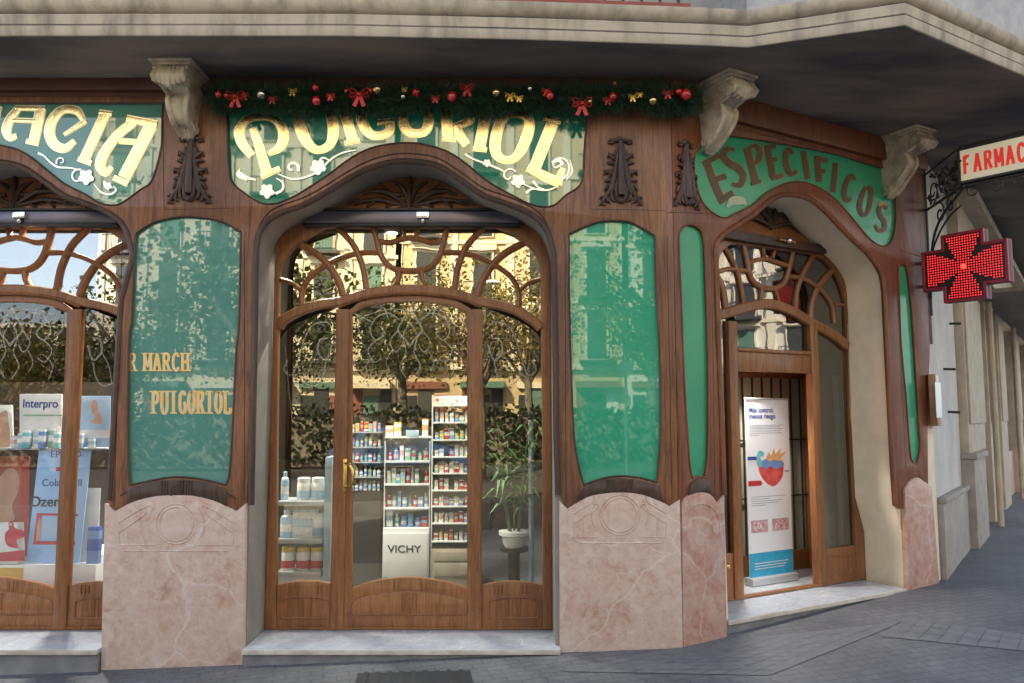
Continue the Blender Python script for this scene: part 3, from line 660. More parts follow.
scrolls(A, [([(238, 171), (245, 177), (256, 180)], [2, 4, 1.5]), ([(278, 174), (292, 179), (306, 177), (320, 170), (330, 160), (342, 153), (356, 150)], [1, 2, 2, 2.2, 1.8, 1.6, 1]),
  ([(276, 178), (283, 183), (282, 190), (276, 194)], [1, 2, 2, 2]), spiral(292, 168, 7, .5, -.9, 3), ([(240, 169), (238, 175), (247, 181)], [1, 3.5, 1]),
  ([(264, 186), (272, 193), (283, 189), (283, 180)], [1, 1.6, 1.6, 1]), ([(316, 168), (322, 158), (331, 161)], [1.5, 2, 1])],
  [(267, 191, 7.5), (318, 167, 8)], sgC)
scrolls(A, [([(465, 154), (471, 158), (484, 163), (497, 168), (505, 172)], [2.5, 1.5, 1.8, 1.8, 1]), spiral(509, 176, 8, -.6, -.85, 1.8), ([(523, 184), (536, 189), (548, 190), (556, 187)], [1, 1.8, 1.8, 1]),
  ([(533, 181), (538, 187), (544, 189)], [2.5, 1.6, 1]), ([(526, 193), (532, 189), (540, 190)], [2.5, 1.6, 1]), spiral(558, 166, 14, 1.35, -.85, 2.2), ([(552, 163), (558, 160), (562, 164), (555, 168)], [3, 4, 3, 1]),
  ([(566, 180), (572, 172), (570, 160)], [1, 1.5, 1])], [(518, 181, 7), (487, 163, 4)], sgC)
scrolls(A, [([(38, 153), (44, 156), (50, 162), (58, 167), (70, 168), (80, 170)], [2.5, 1.6, 1.8, 2, 1.8, 1]), spiral(61, 161.5, 5, 2.6, .9, 1.6), spiral(78, 177, 8, -1.2, -.9, 2), ([(94, 184), (101, 192), (110, 194.5), (116, 190), (113, 186)], [1, 1.8, 1.8, 2, 1]),
  ([(104, 181), (106, 187), (113, 188)], [2.5, 2.5, 1])], [(86, 177, 8), (108, 186, 4)], sgL)

# two lines of slab-serif gold lettering on the teal panel
SL = {'M': [[(.1, 0), (.1, 1)], [(.1, 1), (.5, .25), (.9, 1)], [(.9, 1), (.9, 0)]], 'A': [[(.12, 0), (.5, 1)], [(.5, 1), (.88, 0)], [(.28, .35), (.72, .35)]],
 'R': [[(.18, 0), (.18, 1)], [(.18, .96), (.7, .93), (.78, .74), (.65, .54), (.2, .52)], [(.5, .5), (.88, .02)]], 'C': [[(.85, .78), (.6, .97), (.25, .85), (.15, .5), (.25, .15), (.6, .03), (.85, .22)]],
 'H': [[(.15, 0), (.15, 1)], [(.85, 0), (.85, 1)], [(.15, .5), (.85, .5)]], 'P': [[(.2, 0), (.2, 1)], [(.2, .96), (.7, .92), (.82, .72), (.68, .5), (.22, .47)]],
 'U': [[(.15, 1), (.15, .3), (.35, .03), (.65, .03), (.85, .3), (.85, 1)]], 'I': [[(.5, 0), (.5, 1)]], 'G': [[(.85, .8), (.6, .97), (.25, .85), (.15, .5), (.25, .15), (.6, .03), (.84, .15), (.84, .45)], [(.6, .45), (.95, .45)]],
 'O': [[(.5, .97), (.2, .8), (.13, .5), (.2, .2), (.5, .03), (.8, .2), (.87, .5), (.8, .8), (.5, .97)]], 'L': [[(.2, 1), (.2, 0)], [(.2, .04), (.85, .04), (.88, .25)]], 'J': [[(.7, 1), (.7, .25), (.45, .03), (.2, .2)]]}
SER = {'M': [(.1, 0), (.9, 0), (.1, 1), (.9, 1)], 'A': [(.12, 0), (.88, 0)], 'R': [(.18, 0), (.9, 0), (.12, 1)], 'H': [(.15, 0), (.85, 0), (.15, 1), (.85, 1)], 'P': [(.2, 0), (.12, 1)], 'U': [(.15, 1), (.85, 1)], 'I': [(.5, 0), (.5, 1)], 'L': [(.2, 1)]}
def slab_text(bm, pl, txt, u0, v0, u1, v1, w, off):
    n = len(txt); cw = (u1 - u0) / n; k = 0
    for i, ch in enumerate(txt):
        if ch == ' ': continue
        if ch == '.': ribbon(bm, pl, [(u0 + (i + .2) * cw, v1 - 1), (u0 + (i + .45) * cw, v1 - 1)], [2, 2], off, .0006, smooth=False); continue
        f = lambda x, y: (u0 + (i + .08 + .84 * x) * cw, v1 + (v0 - v1) * y)
        for st in SL[ch]:
            ribbon(bm, pl, [f(*p) for p in st], [w] * len(st), off + k * .00008, .0006, smooth=len(st) > 2, n=3); k += 1
        for x, y in SER.get(ch, []):
            a = f(x, y); yy = a[1] + (.5 if y else -.5); ribbon(bm, pl, [(a[0] - w, yy), (a[0] + w, yy)], [1.4, 1.4], off + k * .00008, .0006, smooth=False); k += 1
bm = NB(); slab_text(bm, A, 'R', 128, 353, 137, 371, 2.4, .0146); slab_text(bm, A, 'MARCH', 143, 353, 190, 371, 2.8, .0170); obj('lettering', bm, ORNG, p1); bm = NB(); slab_text(bm, A, 'PUIGORIOL', 151, 391, 232, 413.5, 3.3, .0148)
obj('lettering', bm, ORNG, p1)

# carved drops on the piers
def drop(pl, cu, cv, sx=1.0, m=WDARK):
    o0 = OFW + .004; q = 1 / 148.0; s0, t0 = pl.hit(cu, cv, OFW); bm = NB()
    def T(pts, rad): tube(bm, [pl.w(s0 + x * q * sx, t0 - y * q, o0 + z) for x, y, z in pts], [r_ * 1.3 for r_ in rad], 7)
    T([(-12, -34, .008), (-7, -33, .012), (0, -35, .016), (7, -33, .012), (12, -34, .008)], [.008, .012, .014, .012, .008]); T([(-13, -31, .006), (-7, -31, .01)], [.004, .01]); T([(13, -31, .006), (7, -31, .01)], [.004, .01])
    T([(0, -36, .01), (0, -20, .02), (0, 0, .026), (0, 24, .02)], [.013, .014, .02, .022])
    for d in (-1, 1):
        T([(d * 2, -30, .01), (d * 4, -10, .018), (d * 8, 10, .016), (d * 12, 20, .01), (d * 18, 29, .006), (d * 22, 34, .004)], [.008, .012, .016, .013, .011, .006])
        T([(d * 2, -12, .01), (d * 8, -16, .014), (d * 12, -19, .010), (d * 13, -15, .006)], [.01, .014, .01, .005])
        T([(d * 2, -8, .01), (d * 9, -10, .014), (d * 14, -10, .008)], [.01, .012, .005])
        T([(d * 4, 4, .01), (d * 11, 0, .014), (d * 16, -1, .010), (d * 17, 3, .006)], [.01, .015, .011, .005])
        T([(d * 4, 8, .01), (d * 11, 8, .014), (d * 17, 9, .008)], [.01, .013, .005])
        T([(d * 3, 6, .01), (d * 5, 18, .018), (d * 4, 27, .012), (d * 2, 31, .008)], [.01, .013, .013, .006])
        T([(d * 17, 28, .01), (d * 19, 25, .01), (d * 22, 27, .006)], [.006, .009, .005]); T([(d * 20, 32, .008), (d * 16, 34, .006)], [.008, .004])
    for d in (-1, 1):
        T([(d * 1, -26, .012), (d * 5, -22, .018), (d * 6, -14, .012)], [.008, .010, .006]); T([(d * 5, 2, .014), (d * 8, 14, .02), (d * 10, 24, .012)], [.010, .014, .006]); T([(d * 9, 12, .012), (d * 14, 14, .014), (d * 17, 19, .008)], [.009, .012, .005])
        T([(d * 4, -4, .014), (d * 8, -2, .018), (d * 12, 4, .01)], [.009, .012, .006]); T([(d * 10, 22, .01), (d * 9, 28, .012), (d * 6, 30, .01)], [.008, .009, .005]); T([(d * 14, 24, .01), (d * 14, 30, .012), (d * 11, 32, .008)], [.007, .008, .004])
    blob(bm, pl.w(s0, t0 - 29 * q, o0 + .012), .022, 8)
    return obj('carved_drop', bm, m, front)
drop(A, 191, 171); drop(A, 620.5, 173); drop(B, 685.5, 176, .8, WDARK)

# marble pedestals
def pedestal(pl, top, bot, m, car=None, off=.05):
    t = pl.H(cr(top, n=3), off); b = pl.H(bot, off)
    o = obj('pedestal', fill(pl, t + [(b[0][0], b[0][1] - .12), (b[1][0], b[1][1] - .12)], [], .001, off, .005), m, front)
    if car:
        bm = NB(); 
        for pts, closed in car: strip(bm, pl, pl.H(pts, off), bead(.0055, .004), closed, off)
        obj('relief', bm, m, o)
    return o
def circ(cx, cy, r, n=28, a0=0, a1=2 * math.pi, ry=None): return [(cx + r * math.cos(a0 + (a1 - a0) * k / n), cy + (ry or r) * math.sin(a0 + (a1 - a0) * k / n)) for k in range(n + (0 if abs(a1 - a0 - 2 * math.pi) < .01 else 1))]
def relief(cx, cy, hw_, yb):
    L = [(circ(cx, cy, 20), True), (circ(cx, cy, 17), True), (circ(cx, cy, 28, 16, R(150), R(215)), False), (circ(cx, cy, 28, 16, R(-35), R(30)), False)]
    for d in (-1, 1):
        L.append((cr([(cx + d * 30, cy - 12), (cx + d * (hw_ - 25), cy - 9), (cx + d * (hw_ - 8), cy + 3), (cx + d * hw_, cy + 8)], n=4), False))
        L.append((cr([(cx + d * 26, cy - 19), (cx + d * (hw_ - 18), cy - 13), (cx + d * (hw_ + 1), cy - 1)], n=4), False))
        L.append(([(cx + d * hw_, cy + 6), (cx + d * hw_, yb)], False)); L.append(([(cx + d * hw_, yb), (cx + d * 22, yb)], False)); L.append(([(cx + d * (hw_ - 9), cy + 4), (cx + d * (hw_ - 9), yb)], False))
    L.append(([(cx - hw_ + 5, yb + 6), (cx + hw_ - 5, yb + 6)], False)); return L
pedestal(A, [(104.5, 503.5, 1)] + [(x, y, *r) for x, y, *r in WB1[1:-1]] + [(245.5, 503.6, 1)], [(243.5, 667), (101, 667)], MARB, relief(176, 524, 57, 545))
pedestal(A, [(559.5, 501, 1), (567.6, 509, 1)] + [(x, y, *r) for x, y, *r in WB2[2:-1]] + [(680, 499.5, 1)], [(683, 645), (560, 653)], MARB, relief(620, 515, 46, 537))
pedestal(B, [(682, 504.5, 1)] + [(x, y, *r) for x, y, *r in WBB[1:]] , [(727, 633), (683.5, 645)], MARBR, [(cr([(687, 540), (688, 515), (696, 505), (708, 505), (718, 516), (721, 540)], n=4), False)])
pedestal(B, [(905, 489, 1), (906.5, 487), (911, 481), (917.5, 477.6), (924, 481), (932, 487, 1)], [(940, 582), (909, 586)], MARBR)
# carved wooden relief strips on door B pier etc. done by mouldings

# ------------------------------------------------------------------ steps
sl, sr = A.hit(244.5, 640, .05)[0], A.hit(560, 640, .05)[0]
def step(pl, s0, s1, z, o0, o1, lab, edge=True):
    t = thing('stone_step', lab, 'step', tuple(pl.w((s0 + s1) / 2, z - .2, o1)))
    bm = NB(); pbox(bm, pl, s0, s1, z - .03, z, o0, o1, .004); obj('slab', bm, MARBW, t)
    bm = NB(); pbox(bm, pl, s0, s1, z - .031, z - .0005, o1 + .0002, o1 + .012, .004); obj('nosing', bm, MEDGE, t)
    bm = NB(); pbox(bm, pl, s0, s1, z - .5, z - .032, o0, o1 - .015); obj('riser', bm, pm('riser_stone', (.22, .22, .22), (.15, .15, .155), 8, .8), t)
    return t
step(A, sl, sr, SILL_A, -.6, .09, 'pale marble doorstep in front of the main glazed door')
zl = A.hit(50, 628, .1)[1]
step(A, wl, A.hit(101.5, 640, .05)[0] - .002, SILL_A + .0, -.6, .09, 'pale marble step under the left display window')
ZB = .202
step(B, B.hit(727.5, 628, .03)[0], B.hit(906, 588, .03)[0], ZB, -1.1, .03, 'grey marble threshold of the side entrance under the banner')
# ------------------------------------------------------------------ glazed fronts of facade A
FR = -.36
def glazed_front(dxs, door, lab, cat, name):
    """window or door filling one arched opening, traced on the recessed plane and shifted by dxs metres"""
    Hs = lambda pts, off=FR: [(s + dxs, t) for s, t in A.H(pts, off)]
    outer = [(s + (dxs - 0 if dxs == 0 else DXL), t) for s, t in openA]
    cx_ = Hs([(410, 400)])[0][0]
    root = thing(name, lab, cat, (cx_, -FR, SILL_A))
    zb = SILL_A + .003
    s0, s1 = outer[0][0] + .002, outer[-1][0] - .002
    out2 = [(s0, zb)] + [(min(max(s, s0), s1), t - .002) for s, t in outer[1:-1]] + [(s1, zb)]
    GL = [(276, 620), (276.5, 450), (278.5, 300), (279, 281), (281, 266), (289, 252), (300, 242), (313, 234), (326, 227.5, 1), (497, 227.5, 1), (511, 234), (524, 243), (534, 252), (538.6, 262), (540.5, 281), (541, 330), (542.5, 450), (542.5, 620)]
    gl = Hs(cr([(p[0], p[1], *(p[2:] or ())) for p in GL], n=3)); gb = gl[0][0], gl[-1][0]
    bot = SILL_A + .02
    hole = [(gl[0][0], bot)] + gl[1:-1] + [(gl[-1][0], bot)]
    obj('frame', fill(A, out2, [hole], FR - .06, FR, .006), WDOOR, root)
    bars = NB()
    def bar(pts, w, h=.012, off=FR - .022, n=5): strip(bars, A, Hs(cr(pts, n=n)), bead(w, h + .01, -.03), False, off)
    mir = lambda pts: [(820 - x, y) for x, y in pts]
    for p, w in (([(446.7, 227), (443.5, 240.6), (440, 253.5), (434, 263), (424, 269), (410, 270.5)], .021), ([(410, 236.6), (421, 239), (430.6, 241.8), (443, 240.6)], .018),
                 ([(417.7, 227), (415.5, 237)], .014), ([(483, 227), (469, 242), (462.5, 253.5), (457, 269.6), (454, 290)], .022), ([(526, 241), (506, 252), (492, 265), (482, 281), (477, 298)], .025),
                 ([(442.7, 252), (461, 252.3), (480.6, 257.5), (496.7, 265.5), (511, 276.5), (518.5, 290.6), (519, 308)], .018), ([(542, 278.5), (529, 282.5), (520, 289.8)], .015), ([(421, 270.4), (422.6, 279), (428, 288)], .018)):
        bar(p, w, .010 + w * .15); bar(mir(p), w, .010 + w * .15)
    obj('transom_bars', bars, WDOOR, root)
    arch = NB()
    strip(arch, A, Hs(cr([(278, 327), (284, 319), (302, 309.5), (320, 304), (338, 301.5), (363, 294), (389, 290), (410, 289), (431, 290), (457, 294), (481, 301.5), (500, 305), (518, 311), (535, 322), (541, 328)], n=4)), flat(.033, .034, -.03), False, FR - .02)
    strip(arch, A, Hs(cr([(339, 307), (352, 301.5), (369, 297), (389, 294.5), (410, 293.5), (431, 294.5), (451, 297), (468, 301.5), (481, 307)], n=4)), bead(.012, .02), False, FR + .004)
    obj('arch_bar', arch, WDOOR, root)
    for x in (342.8, 475.8):
        bm = NB(); a = Hs([(x, 312)])[0]; strip(bm, A, [(a[0], bot - .015), (a[0], a[1] - .03), (a[0], a[1] + .02)], flat(.047, .028, -.035), False, FR - .02)
        strip(bm, A, [(a[0], bot), (a[0], a[1])], [(-.002, 0), (-.002, .0092), (.002, .0092), (.002, 0)], False, FR + .0002) if False else None
        obj('mullion', bm, WDOOR, root)
    # central leaf: own stiles, arched head, bottom panel
    leaf = NB(); off = FR - .024
    arcT = Hs(cr([(351.5, 314), (360, 308.5), (372, 305), (389, 302.5), (409, 301.5), (430, 302.5), (447, 305), (458, 308.5), (467, 313)], n=3))
    arcB = Hs(cr([(351.5, 589), (362, 585), (376, 581), (400, 578), (419, 578), (437, 581), (456, 585), (467, 589)], n=3))
    xl, xr = Hs([(345, 400)])[0][0] + .012, Hs([(474, 400)])[0][0] - .012
    leafO = [(xl, bot)] + [(xl, arcT[0][1] + .02)] + [(s, t + .055) for s, t in arcT[2:-2]] + [(xr, arcT[-1][1] + .02), (xr, bot)]
    lf = obj('door_leaf' if door else 'sash', fill(A, leafO, [arcB + arcT[::-1]], FR - .05, FR - .008, .004), WDOOR, root)
    bm = NB()
    pa = Hs(cr([(353, 605), (358, 600), (380, 595), (400, 592.5), (419, 592.5), (438, 595), (461, 600), (466, 605)], n=3), FR - .008)
    pb = Hs([(466, 612.5), (353, 612.5)], FR - .008)
    strip(bm, A, pa + pb, bead(.010, .010), True, FR - .008)
    obj('panel', fill(A, pa + pb, [], FR - .0075, FR + .002, .004), WDOOR, lf)
    for u in (-8, -4.5, -1, 2.5, 6):
        a = Hs([(410 + u, 593), (410 + u, 612)]); strip(bm, A, [a[0], a[1]], bead(.005, .007, 0), False, FR + .0025)
    for u in (-16, -12, 12, 16, 20):
        a = Hs([(410 + u, 581.5), (410 + u, 590)]); strip(bm, A, [a[0], a[1]], bead(.005, .006, -.004), False, FR - .008)
    a = Hs([(346, 614.5), (473, 614.5)], FR); strip(bm, A, a, bead(.006, .012, -.012), False, FR - .004)
    obj('panel_moulding', bm, WDOOR, lf)
    bm = NB(); pbox(bm, A, gb[0] - .03, gb[1] + .03, bot - .005, arcT[10][1] + .05, FR - .036, FR - .030) if False else None
    gp = fill(A, arcB + [(s + (-.004 if i > len(arcT) / 2 else .004), t + .006) for i, (s, t) in enumerate(arcT[::-1])], [], FR - .034, FR - .030)
    obj('glass_pane', gp, GLASS if door else GLASSW, lf)
    # side panels of wood and their panes
    for d in (-1, 1):
        f = (lambda p: p) if d == 1 else mir
        arc = f([(478.5, 586.5), (498, 582.5), (515, 581.8), (530, 583), (543, 585.7)])
        a = Hs(cr(arc, n=3)); sd_ = obj('bottom_panel', fill(A, a + [(a[-1][0], bot - .01), (a[0][0], bot - .01)], [], FR - .05, FR - .010, .004), WDOOR, root)
        bm = NB(); r = Hs(cr(f([(489, 601), (500, 598), (515, 597), (530, 598), (538, 601), (538, 618), (489, 618)]), n=1), FR - .01); strip(bm, A, r, bead(.007, .009), True, FR - .010)
        for u in (494, 498, 502, 522, 526, 530):
            q = Hs(f([(u, 585), (u, 594)])); strip(bm, A, q, bead(.005, .007, 0), False, FR - .0095)
        for u in (508, 512, 516, 520):
            q = Hs(f([(u, 599), (u, 617)])); strip(bm, A, q, bead(.005, .006, 0), False, FR - .0095)
        obj('panel_moulding', bm, WDOOR, sd_)
        top = Hs(cr(f([(482, 306), (500, 313), (518, 320), (536, 332), (545, 345)]), n=3))
        obj('glass_pane', fill(A, [a[0]] + top + [(a[-1][0], a[-1][1]), ], [], FR - .034, FR - .030), GLASS if door else GLASSW, root)
    tg = Hs(cr([(277, 330), (302, 312), (338, 303), (389, 292), (431, 292), (481, 303), (518, 312), (543, 330)], n=3)) + Hs([(542, 262), (528, 238), (498, 224), (326, 224), (297, 238), (277, 262)])
    obj('transom_glass', fill(A, tg, [], FR - .034, FR - .030), GLASST if door else GLASSTW, root)
    # carved pediment
    bm = NB(); c = Hs([(410, 207)])[0]; q = 1 / 139
    def T(pts, rad, o=FR): tube(bm, [A.w(c[0] + x * q, c[1] - y * q, o + z) for x, y, z in pts], rad, 6)
    for d in (-1, 1):
        T([(0, 2, .01), (d * 4, -14, .02), (d * 10, -22, .02), (d * 18, -26, .01)], [.012, .02, .018, .006])
        T([(0, 0, .01), (d * 12, -8, .02), (d * 24, -15, .024), (d * 38, -16, .018), (d * 48, -12, .01)], [.012, .018, .022, .016, .006])
        T([(0, 0, .01), (d * 14, -3, .02), (d * 30, -7, .024), (d * 46, -6, .018), (d * 60, -1, .01)], [.012, .016, .02, .016, .006])
        T([(d * 14, -4, .02), (d * 22, 0, .02), (d * 27, 2, .01)], [.012, .014, .005]); T([(d * 34, -7, .02), (d * 42, 0, .02), (d * 45, 2, .01)], [.012, .014, .005])
        T([(d * 8, -12, .02), (d * 16, -12, .025), (d * 28, -20, .02)], [.012, .016, .005]); T([(d * 48, -6, .015), (d * 58, -6, .016), (d * 66, -1, .01)], [.01, .013, .005])
        T([(d * 4, 0, .02), (d * 9, 2, .02), (d * 14, 1, .01)], [.012, .012, .005]); T([(d * 20, -14, .02), (d * 30, -24, .02)], [.012, .006])
    T([(0, -34, .01), (0, -16, .03), (0, 0, .03), (0, 6, .02)], [.010, .022, .02, .012])
    blob(bm, A.w(c[0], c[1] - 2 * q, FR + .025), .02, 8)
    obj('carving', bm, WDARK, root)
    bm = NB(); a, b = Hs([(338, 208.5), (482, 208.5)]); pbox(bm, A, a[0], b[0], a[1] - .016, a[1] + .016, FR + .0005, FR + .02, .004); obj('carving_rail', bm, WDOOR, root)
    return root, Hs, lf
door_t, HsD, leaf = glazed_front(0, True, 'main glazed wooden entrance door with curved transom bars under the centre green sign', 'door', 'entrance_door')
DX2 = A.hit(10, 300, FR)[0] - A.hit(410, 300, FR)[0]
win_t, HsW, leafW = glazed_front(DX2, False, 'large arched display window with curved transom bars under the ACIA sign', 'window', 'display_window')
# brass handle
bm = NB(); p = HsD([(345.3, 459), (345.3, 492)], FR + .01)
pbox(bm, A, p[0][0] - .014, p[0][0] + .014, p[1][1], p[0][1], FR - .006, FR + .014, .004)
tube(bm, [A.w(p[0][0] + x, p[1][1] + y, FR + z) for x, y, z in ((0, .20, .01), (.02, .205, .05), (.05, .19, .075), (.07, .16, .08), (.072, .09, .08), (.055, .05, .075), (.02, .035, .05), (0, .035, .01))], .010, 10)
bm.verts.ensure_lookup_table(); obj('handle', bm, BRASS, leaf)
# etched ornament on the panes
ETCH = glass_mat('etched_glass', .10, (.62, .62, .58)); 
_m, _t, _p = newmat('etched'); _p.inputs['Base Color'].default_value = (.62, .60, .50, 1); _p.inputs['Roughness'].default_value = .6; _p.inputs['Alpha'].default_value = .16; ETCH = _m
def etched(Hf, parent, items):
    bm = NB()
    for i, (p, w) in enumerate(items):
        q = cr(p, n=5) if len(p) > 2 else p; hh = Hf(q, FR - .029)
        N = len(hh)
        for k in range(N): pass
        strip(bm, A, hh, [(-w * .3, 0), (-w * .3, .0006), (w * .3, .0006), (w * .3, 0)], False, FR - .0295 + i * .00012)
    obj('etched_ornament', bm, ETCH, parent)
def etch_set():
    L = []
    for d in (-1, 1):
        f = lambda pts: [(410 + d * x, y) for x, y in pts]
        L += [(f([(0, 308), (6, 318), (12, 330), (4, 340), (0, 346)]), .022), (f([(10, 320), (22, 313), (34, 318), (40, 330), (34, 340), (26, 334), (30, 326)]), .016),
              (f([(34, 340), (42, 350), (36, 362), (28, 358)]), .014), (f([(0, 312), (14, 309), (30, 311), (46, 316)]), .010), (f([(0, 322), (7, 336), (4, 352), (10, 366), (4, 378)]), .014), (f([(12, 330), (20, 342), (14, 352), (8, 344)]), .014), (f([(22, 318), (26, 308), (34, 312)]), .016), (f([(38, 322), (48, 318), (52, 328), (46, 336)]), .014), (f([(36, 356), (44, 366), (40, 380)]), .012), (f([(18, 350), (24, 362), (20, 372)]), .010)]
        L += [(f([(76, 330), (84, 322), (98, 326), (106, 340), (112, 360), (118, 375), (126, 370), (122, 360)]), .018), (f([(78, 345), (84, 360), (92, 352), (90, 340), (82, 338)]), .022), (f([(84, 362), (88, 378), (96, 386), (108, 380), (112, 366)]), .015), (f([(92, 352), (100, 366), (104, 384)]), .012), (f([(125, 345), (122, 380), (118, 420)]), .006)]
    return L
etched(HsD, door_t, etch_set()); etched(HsW, win_t, etch_set())
# rolled shutter boxes with small chrome spotlight
def shutter_box(Hf, lab, lab2):
    a, b = Hf([(306, 218), (518, 218)], FR + .05); t = thing('shutter_box', lab, 'shutter box', tuple(A.w((a[0] + b[0]) / 2, a[1], FR + .02)))
    bm = NB(); pbox(bm, A, a[0], b[0], a[1] - .045, a[1] + .045, FR + .021, FR + .085, .012); obj('casing', bm, BLUEM, t)
    bm = NB(); pbox(bm, A, a[0] - .01, b[0] + .01, a[1] - .068, a[1] - .0455, FR + .021, FR + .09, .005); pbox(bm, A, a[0] - .01, b[0] + .01, a[1] + .0455, a[1] + .062, FR + .021, FR + .10, .004); obj('shadow_gap_strip', bm, BLACK, t)  # black strips stand in for the shadow gaps above and below the casing
    c = Hf([(423, 217)], FR + .1)[0]; t2 = thing('spotlight', lab2, 'spotlight', tuple(A.w(c[0], c[1], FR + .09)))
    bm = NB(); pbox(bm, A, c[0] - .045, c[0] + .045, c[1] - .012, c[1] + .035, FR + .0855, FR + .12, .006); obj('lamp_head', bm, CHROME, t2)
    bm = NB(); blob(bm, A.w(c[0], c[1] - .028, FR + .105), .02, 10); obj('knob', bm, CHROME, t2)
shutter_box(HsD, 'lilac grey roller shutter box across the top of the main door', 'small chrome lamp on the shutter box over the main door')
shutter_box(HsW, 'lilac grey roller shutter box across the top of the left display window', 'small chrome lamp on the shutter box over the left display window')

# ------------------------------------------------------------------ side entrance (facade B)
FB = -.35
db = thing('side_door', 'orange brown side entrance door with fan shaped transom bars behind the banner', 'door', tuple(B.w(1.3, ZB, FB)), R(30))
HB = lambda pts, off=FB: B.H(pts, off)
outB2 = [(sBl + .024, ZB + .003)] + [(s, t - .003) for s, t in openB[1:-2]] + [(sBr2 - .004, .6), (sBr2 - .004, ZB + .003)]
GLB = [(718.5, 330), (717, 290), (717, 275), (719, 260), (724, 250), (732, 243.5, 1), (815, 254.5, 1), (826, 261), (834, 270), (842, 285.5), (846.8, 304.5), (849, 340), (852, 430)]
g = HB(cr(GLB, n=3)); botB = ZB + .02
xr_ = HB([(856, 540)])[0][0]
hole = [(g[0][0], botB)] + g[:-1] + [(g[-1][0], g[-1][1]), (xr_, botB)]
obj('frame', fill(B, outB2, [hole], FB - .06, FB, .006), WDOOR, db)
bm = NB()
for p, w in (([(745.3, 241), (749.4, 263.5), (753.5, 278), (761.7, 286), (774, 288.5), (785, 284), (790.4, 271.7), (795.5, 249)], .022), ([(749.4, 262), (765.8, 258.4), (778, 261.5), (790.4, 265.6)], .018), ([(763.8, 243), (766.8, 257)], .015), ([(778, 246), (774.4, 258)], .015),
             ([(727, 247), (737, 265.6), (742, 282), (746, 304)], .02), ([(816, 254), (804.8, 273.8), (799, 292), (797.6, 310)], .022), ([(834.5, 269.7), (821, 286), (814.5, 302.5), (813, 318)], .026), ([(716.7, 272), (724.8, 288), (729, 314)], .026),
             ([(716.7, 272.7), (731, 268.6), (749.4, 270.7)], .018), ([(790.4, 275.8), (806.8, 279), (823, 290), (833.5, 304.5), (836.5, 323)], .018), ([(763.8, 288), (762.7, 301)], .016), ([(777, 288), (781, 303)], .016), ([(836, 304), (848, 305)], .012)):
    strip(bm, B, HB(cr(p, n=5)), bead(w, .016, -.02), False, FB - .02)
obj('transom_bars', bm, WDOOR, db)
bm = NB(); strip(bm, B, HB(cr([(715.6, 316), (731, 312), (751.5, 306), (772, 304), (792.5, 311), (813, 323), (833.5, 334), (848, 346)], n=4)), flat(.04, .03, -.03), False, FB - .02); obj('arch_bar', bm, WDOOR, db)
for x, w in ((732.5, .046), (813.5, .046)):
    bm = NB(); a = HB([(x, 325)])[0]; strip(bm, B, [(a[0], botB - .015), (a[0], a[1] + .03)], flat(w, .03, -.04), False, FB - .02); obj('mullion', bm, WDOOR, db)
ml, mr = HB([(732.5, 325)])[0][0] + .04, HB([(813.5, 325)])[0][0] - .04
gx, gy = HB([(770, 353)])[0]; 
bm = NB(); pbox(bm, B, ml, mr, HB([(770, 372)])[0][1], gy, FB - .05, FB - .004, .006); pbox(bm, B, ml, mr, gy + .0, gy + .03, FB - .045, FB + .012, .008); obj('head_rail', bm, WDOOR, db)
def tint_glass(name, pts, off0): return obj(name, fill(B, pts, [], off0 - .004, off0), GLASSB, db)
tint_glass('transom_glass', [(g[0][0], g[0][1] + .02)] + g[1:-2] + [(g[-1][0], HB([(848, 346)])[0][1])] + HB([(833, 333), (813, 322), (792, 310), (772, 303), (751, 305), (731, 311)]), FB - .03)
tint_glass('glass_pane', [(ml - .01, gy + .02), (mr + .01, gy + .02)] + HB([(810, 318), (792, 309), (772, 305), (751, 306), (738, 309)]), FB - .03)
tint_glass('glass_pane', [(mr + .08, botB + .2), (xr_ + .01, botB + .2), (g[-1][0] + .01, g[-1][1])] + HB([(846, 345), (833, 335), (818, 327)]), FB - .03)
tint_glass('glass_pane', [(g[0][0] - .01, botB + .3), (ml - .08, botB + .3)] + HB([(728, 316), (717, 318)]), FB - .03)
bm = NB(); pbox(bm, B, mr + .05, xr_ + .01, botB - .01, HB([(835, 548)])[0][1], FB - .05, FB - .008, .004)
a = HB([(822, 556), (850, 556), (850, 572), (822, 572)], FB - .008); strip(bm, B, a, bead(.008, .01), True, FB - .008); obj('bottom_panel', bm, WDOOR, db)
bm = NB(); pbox(bm, B, g[0][0] - .01, ml - .05, botB - .01, botB + .33, FB - .05, FB - .008, .004); obj('bottom_panel', bm, WDOOR, db)
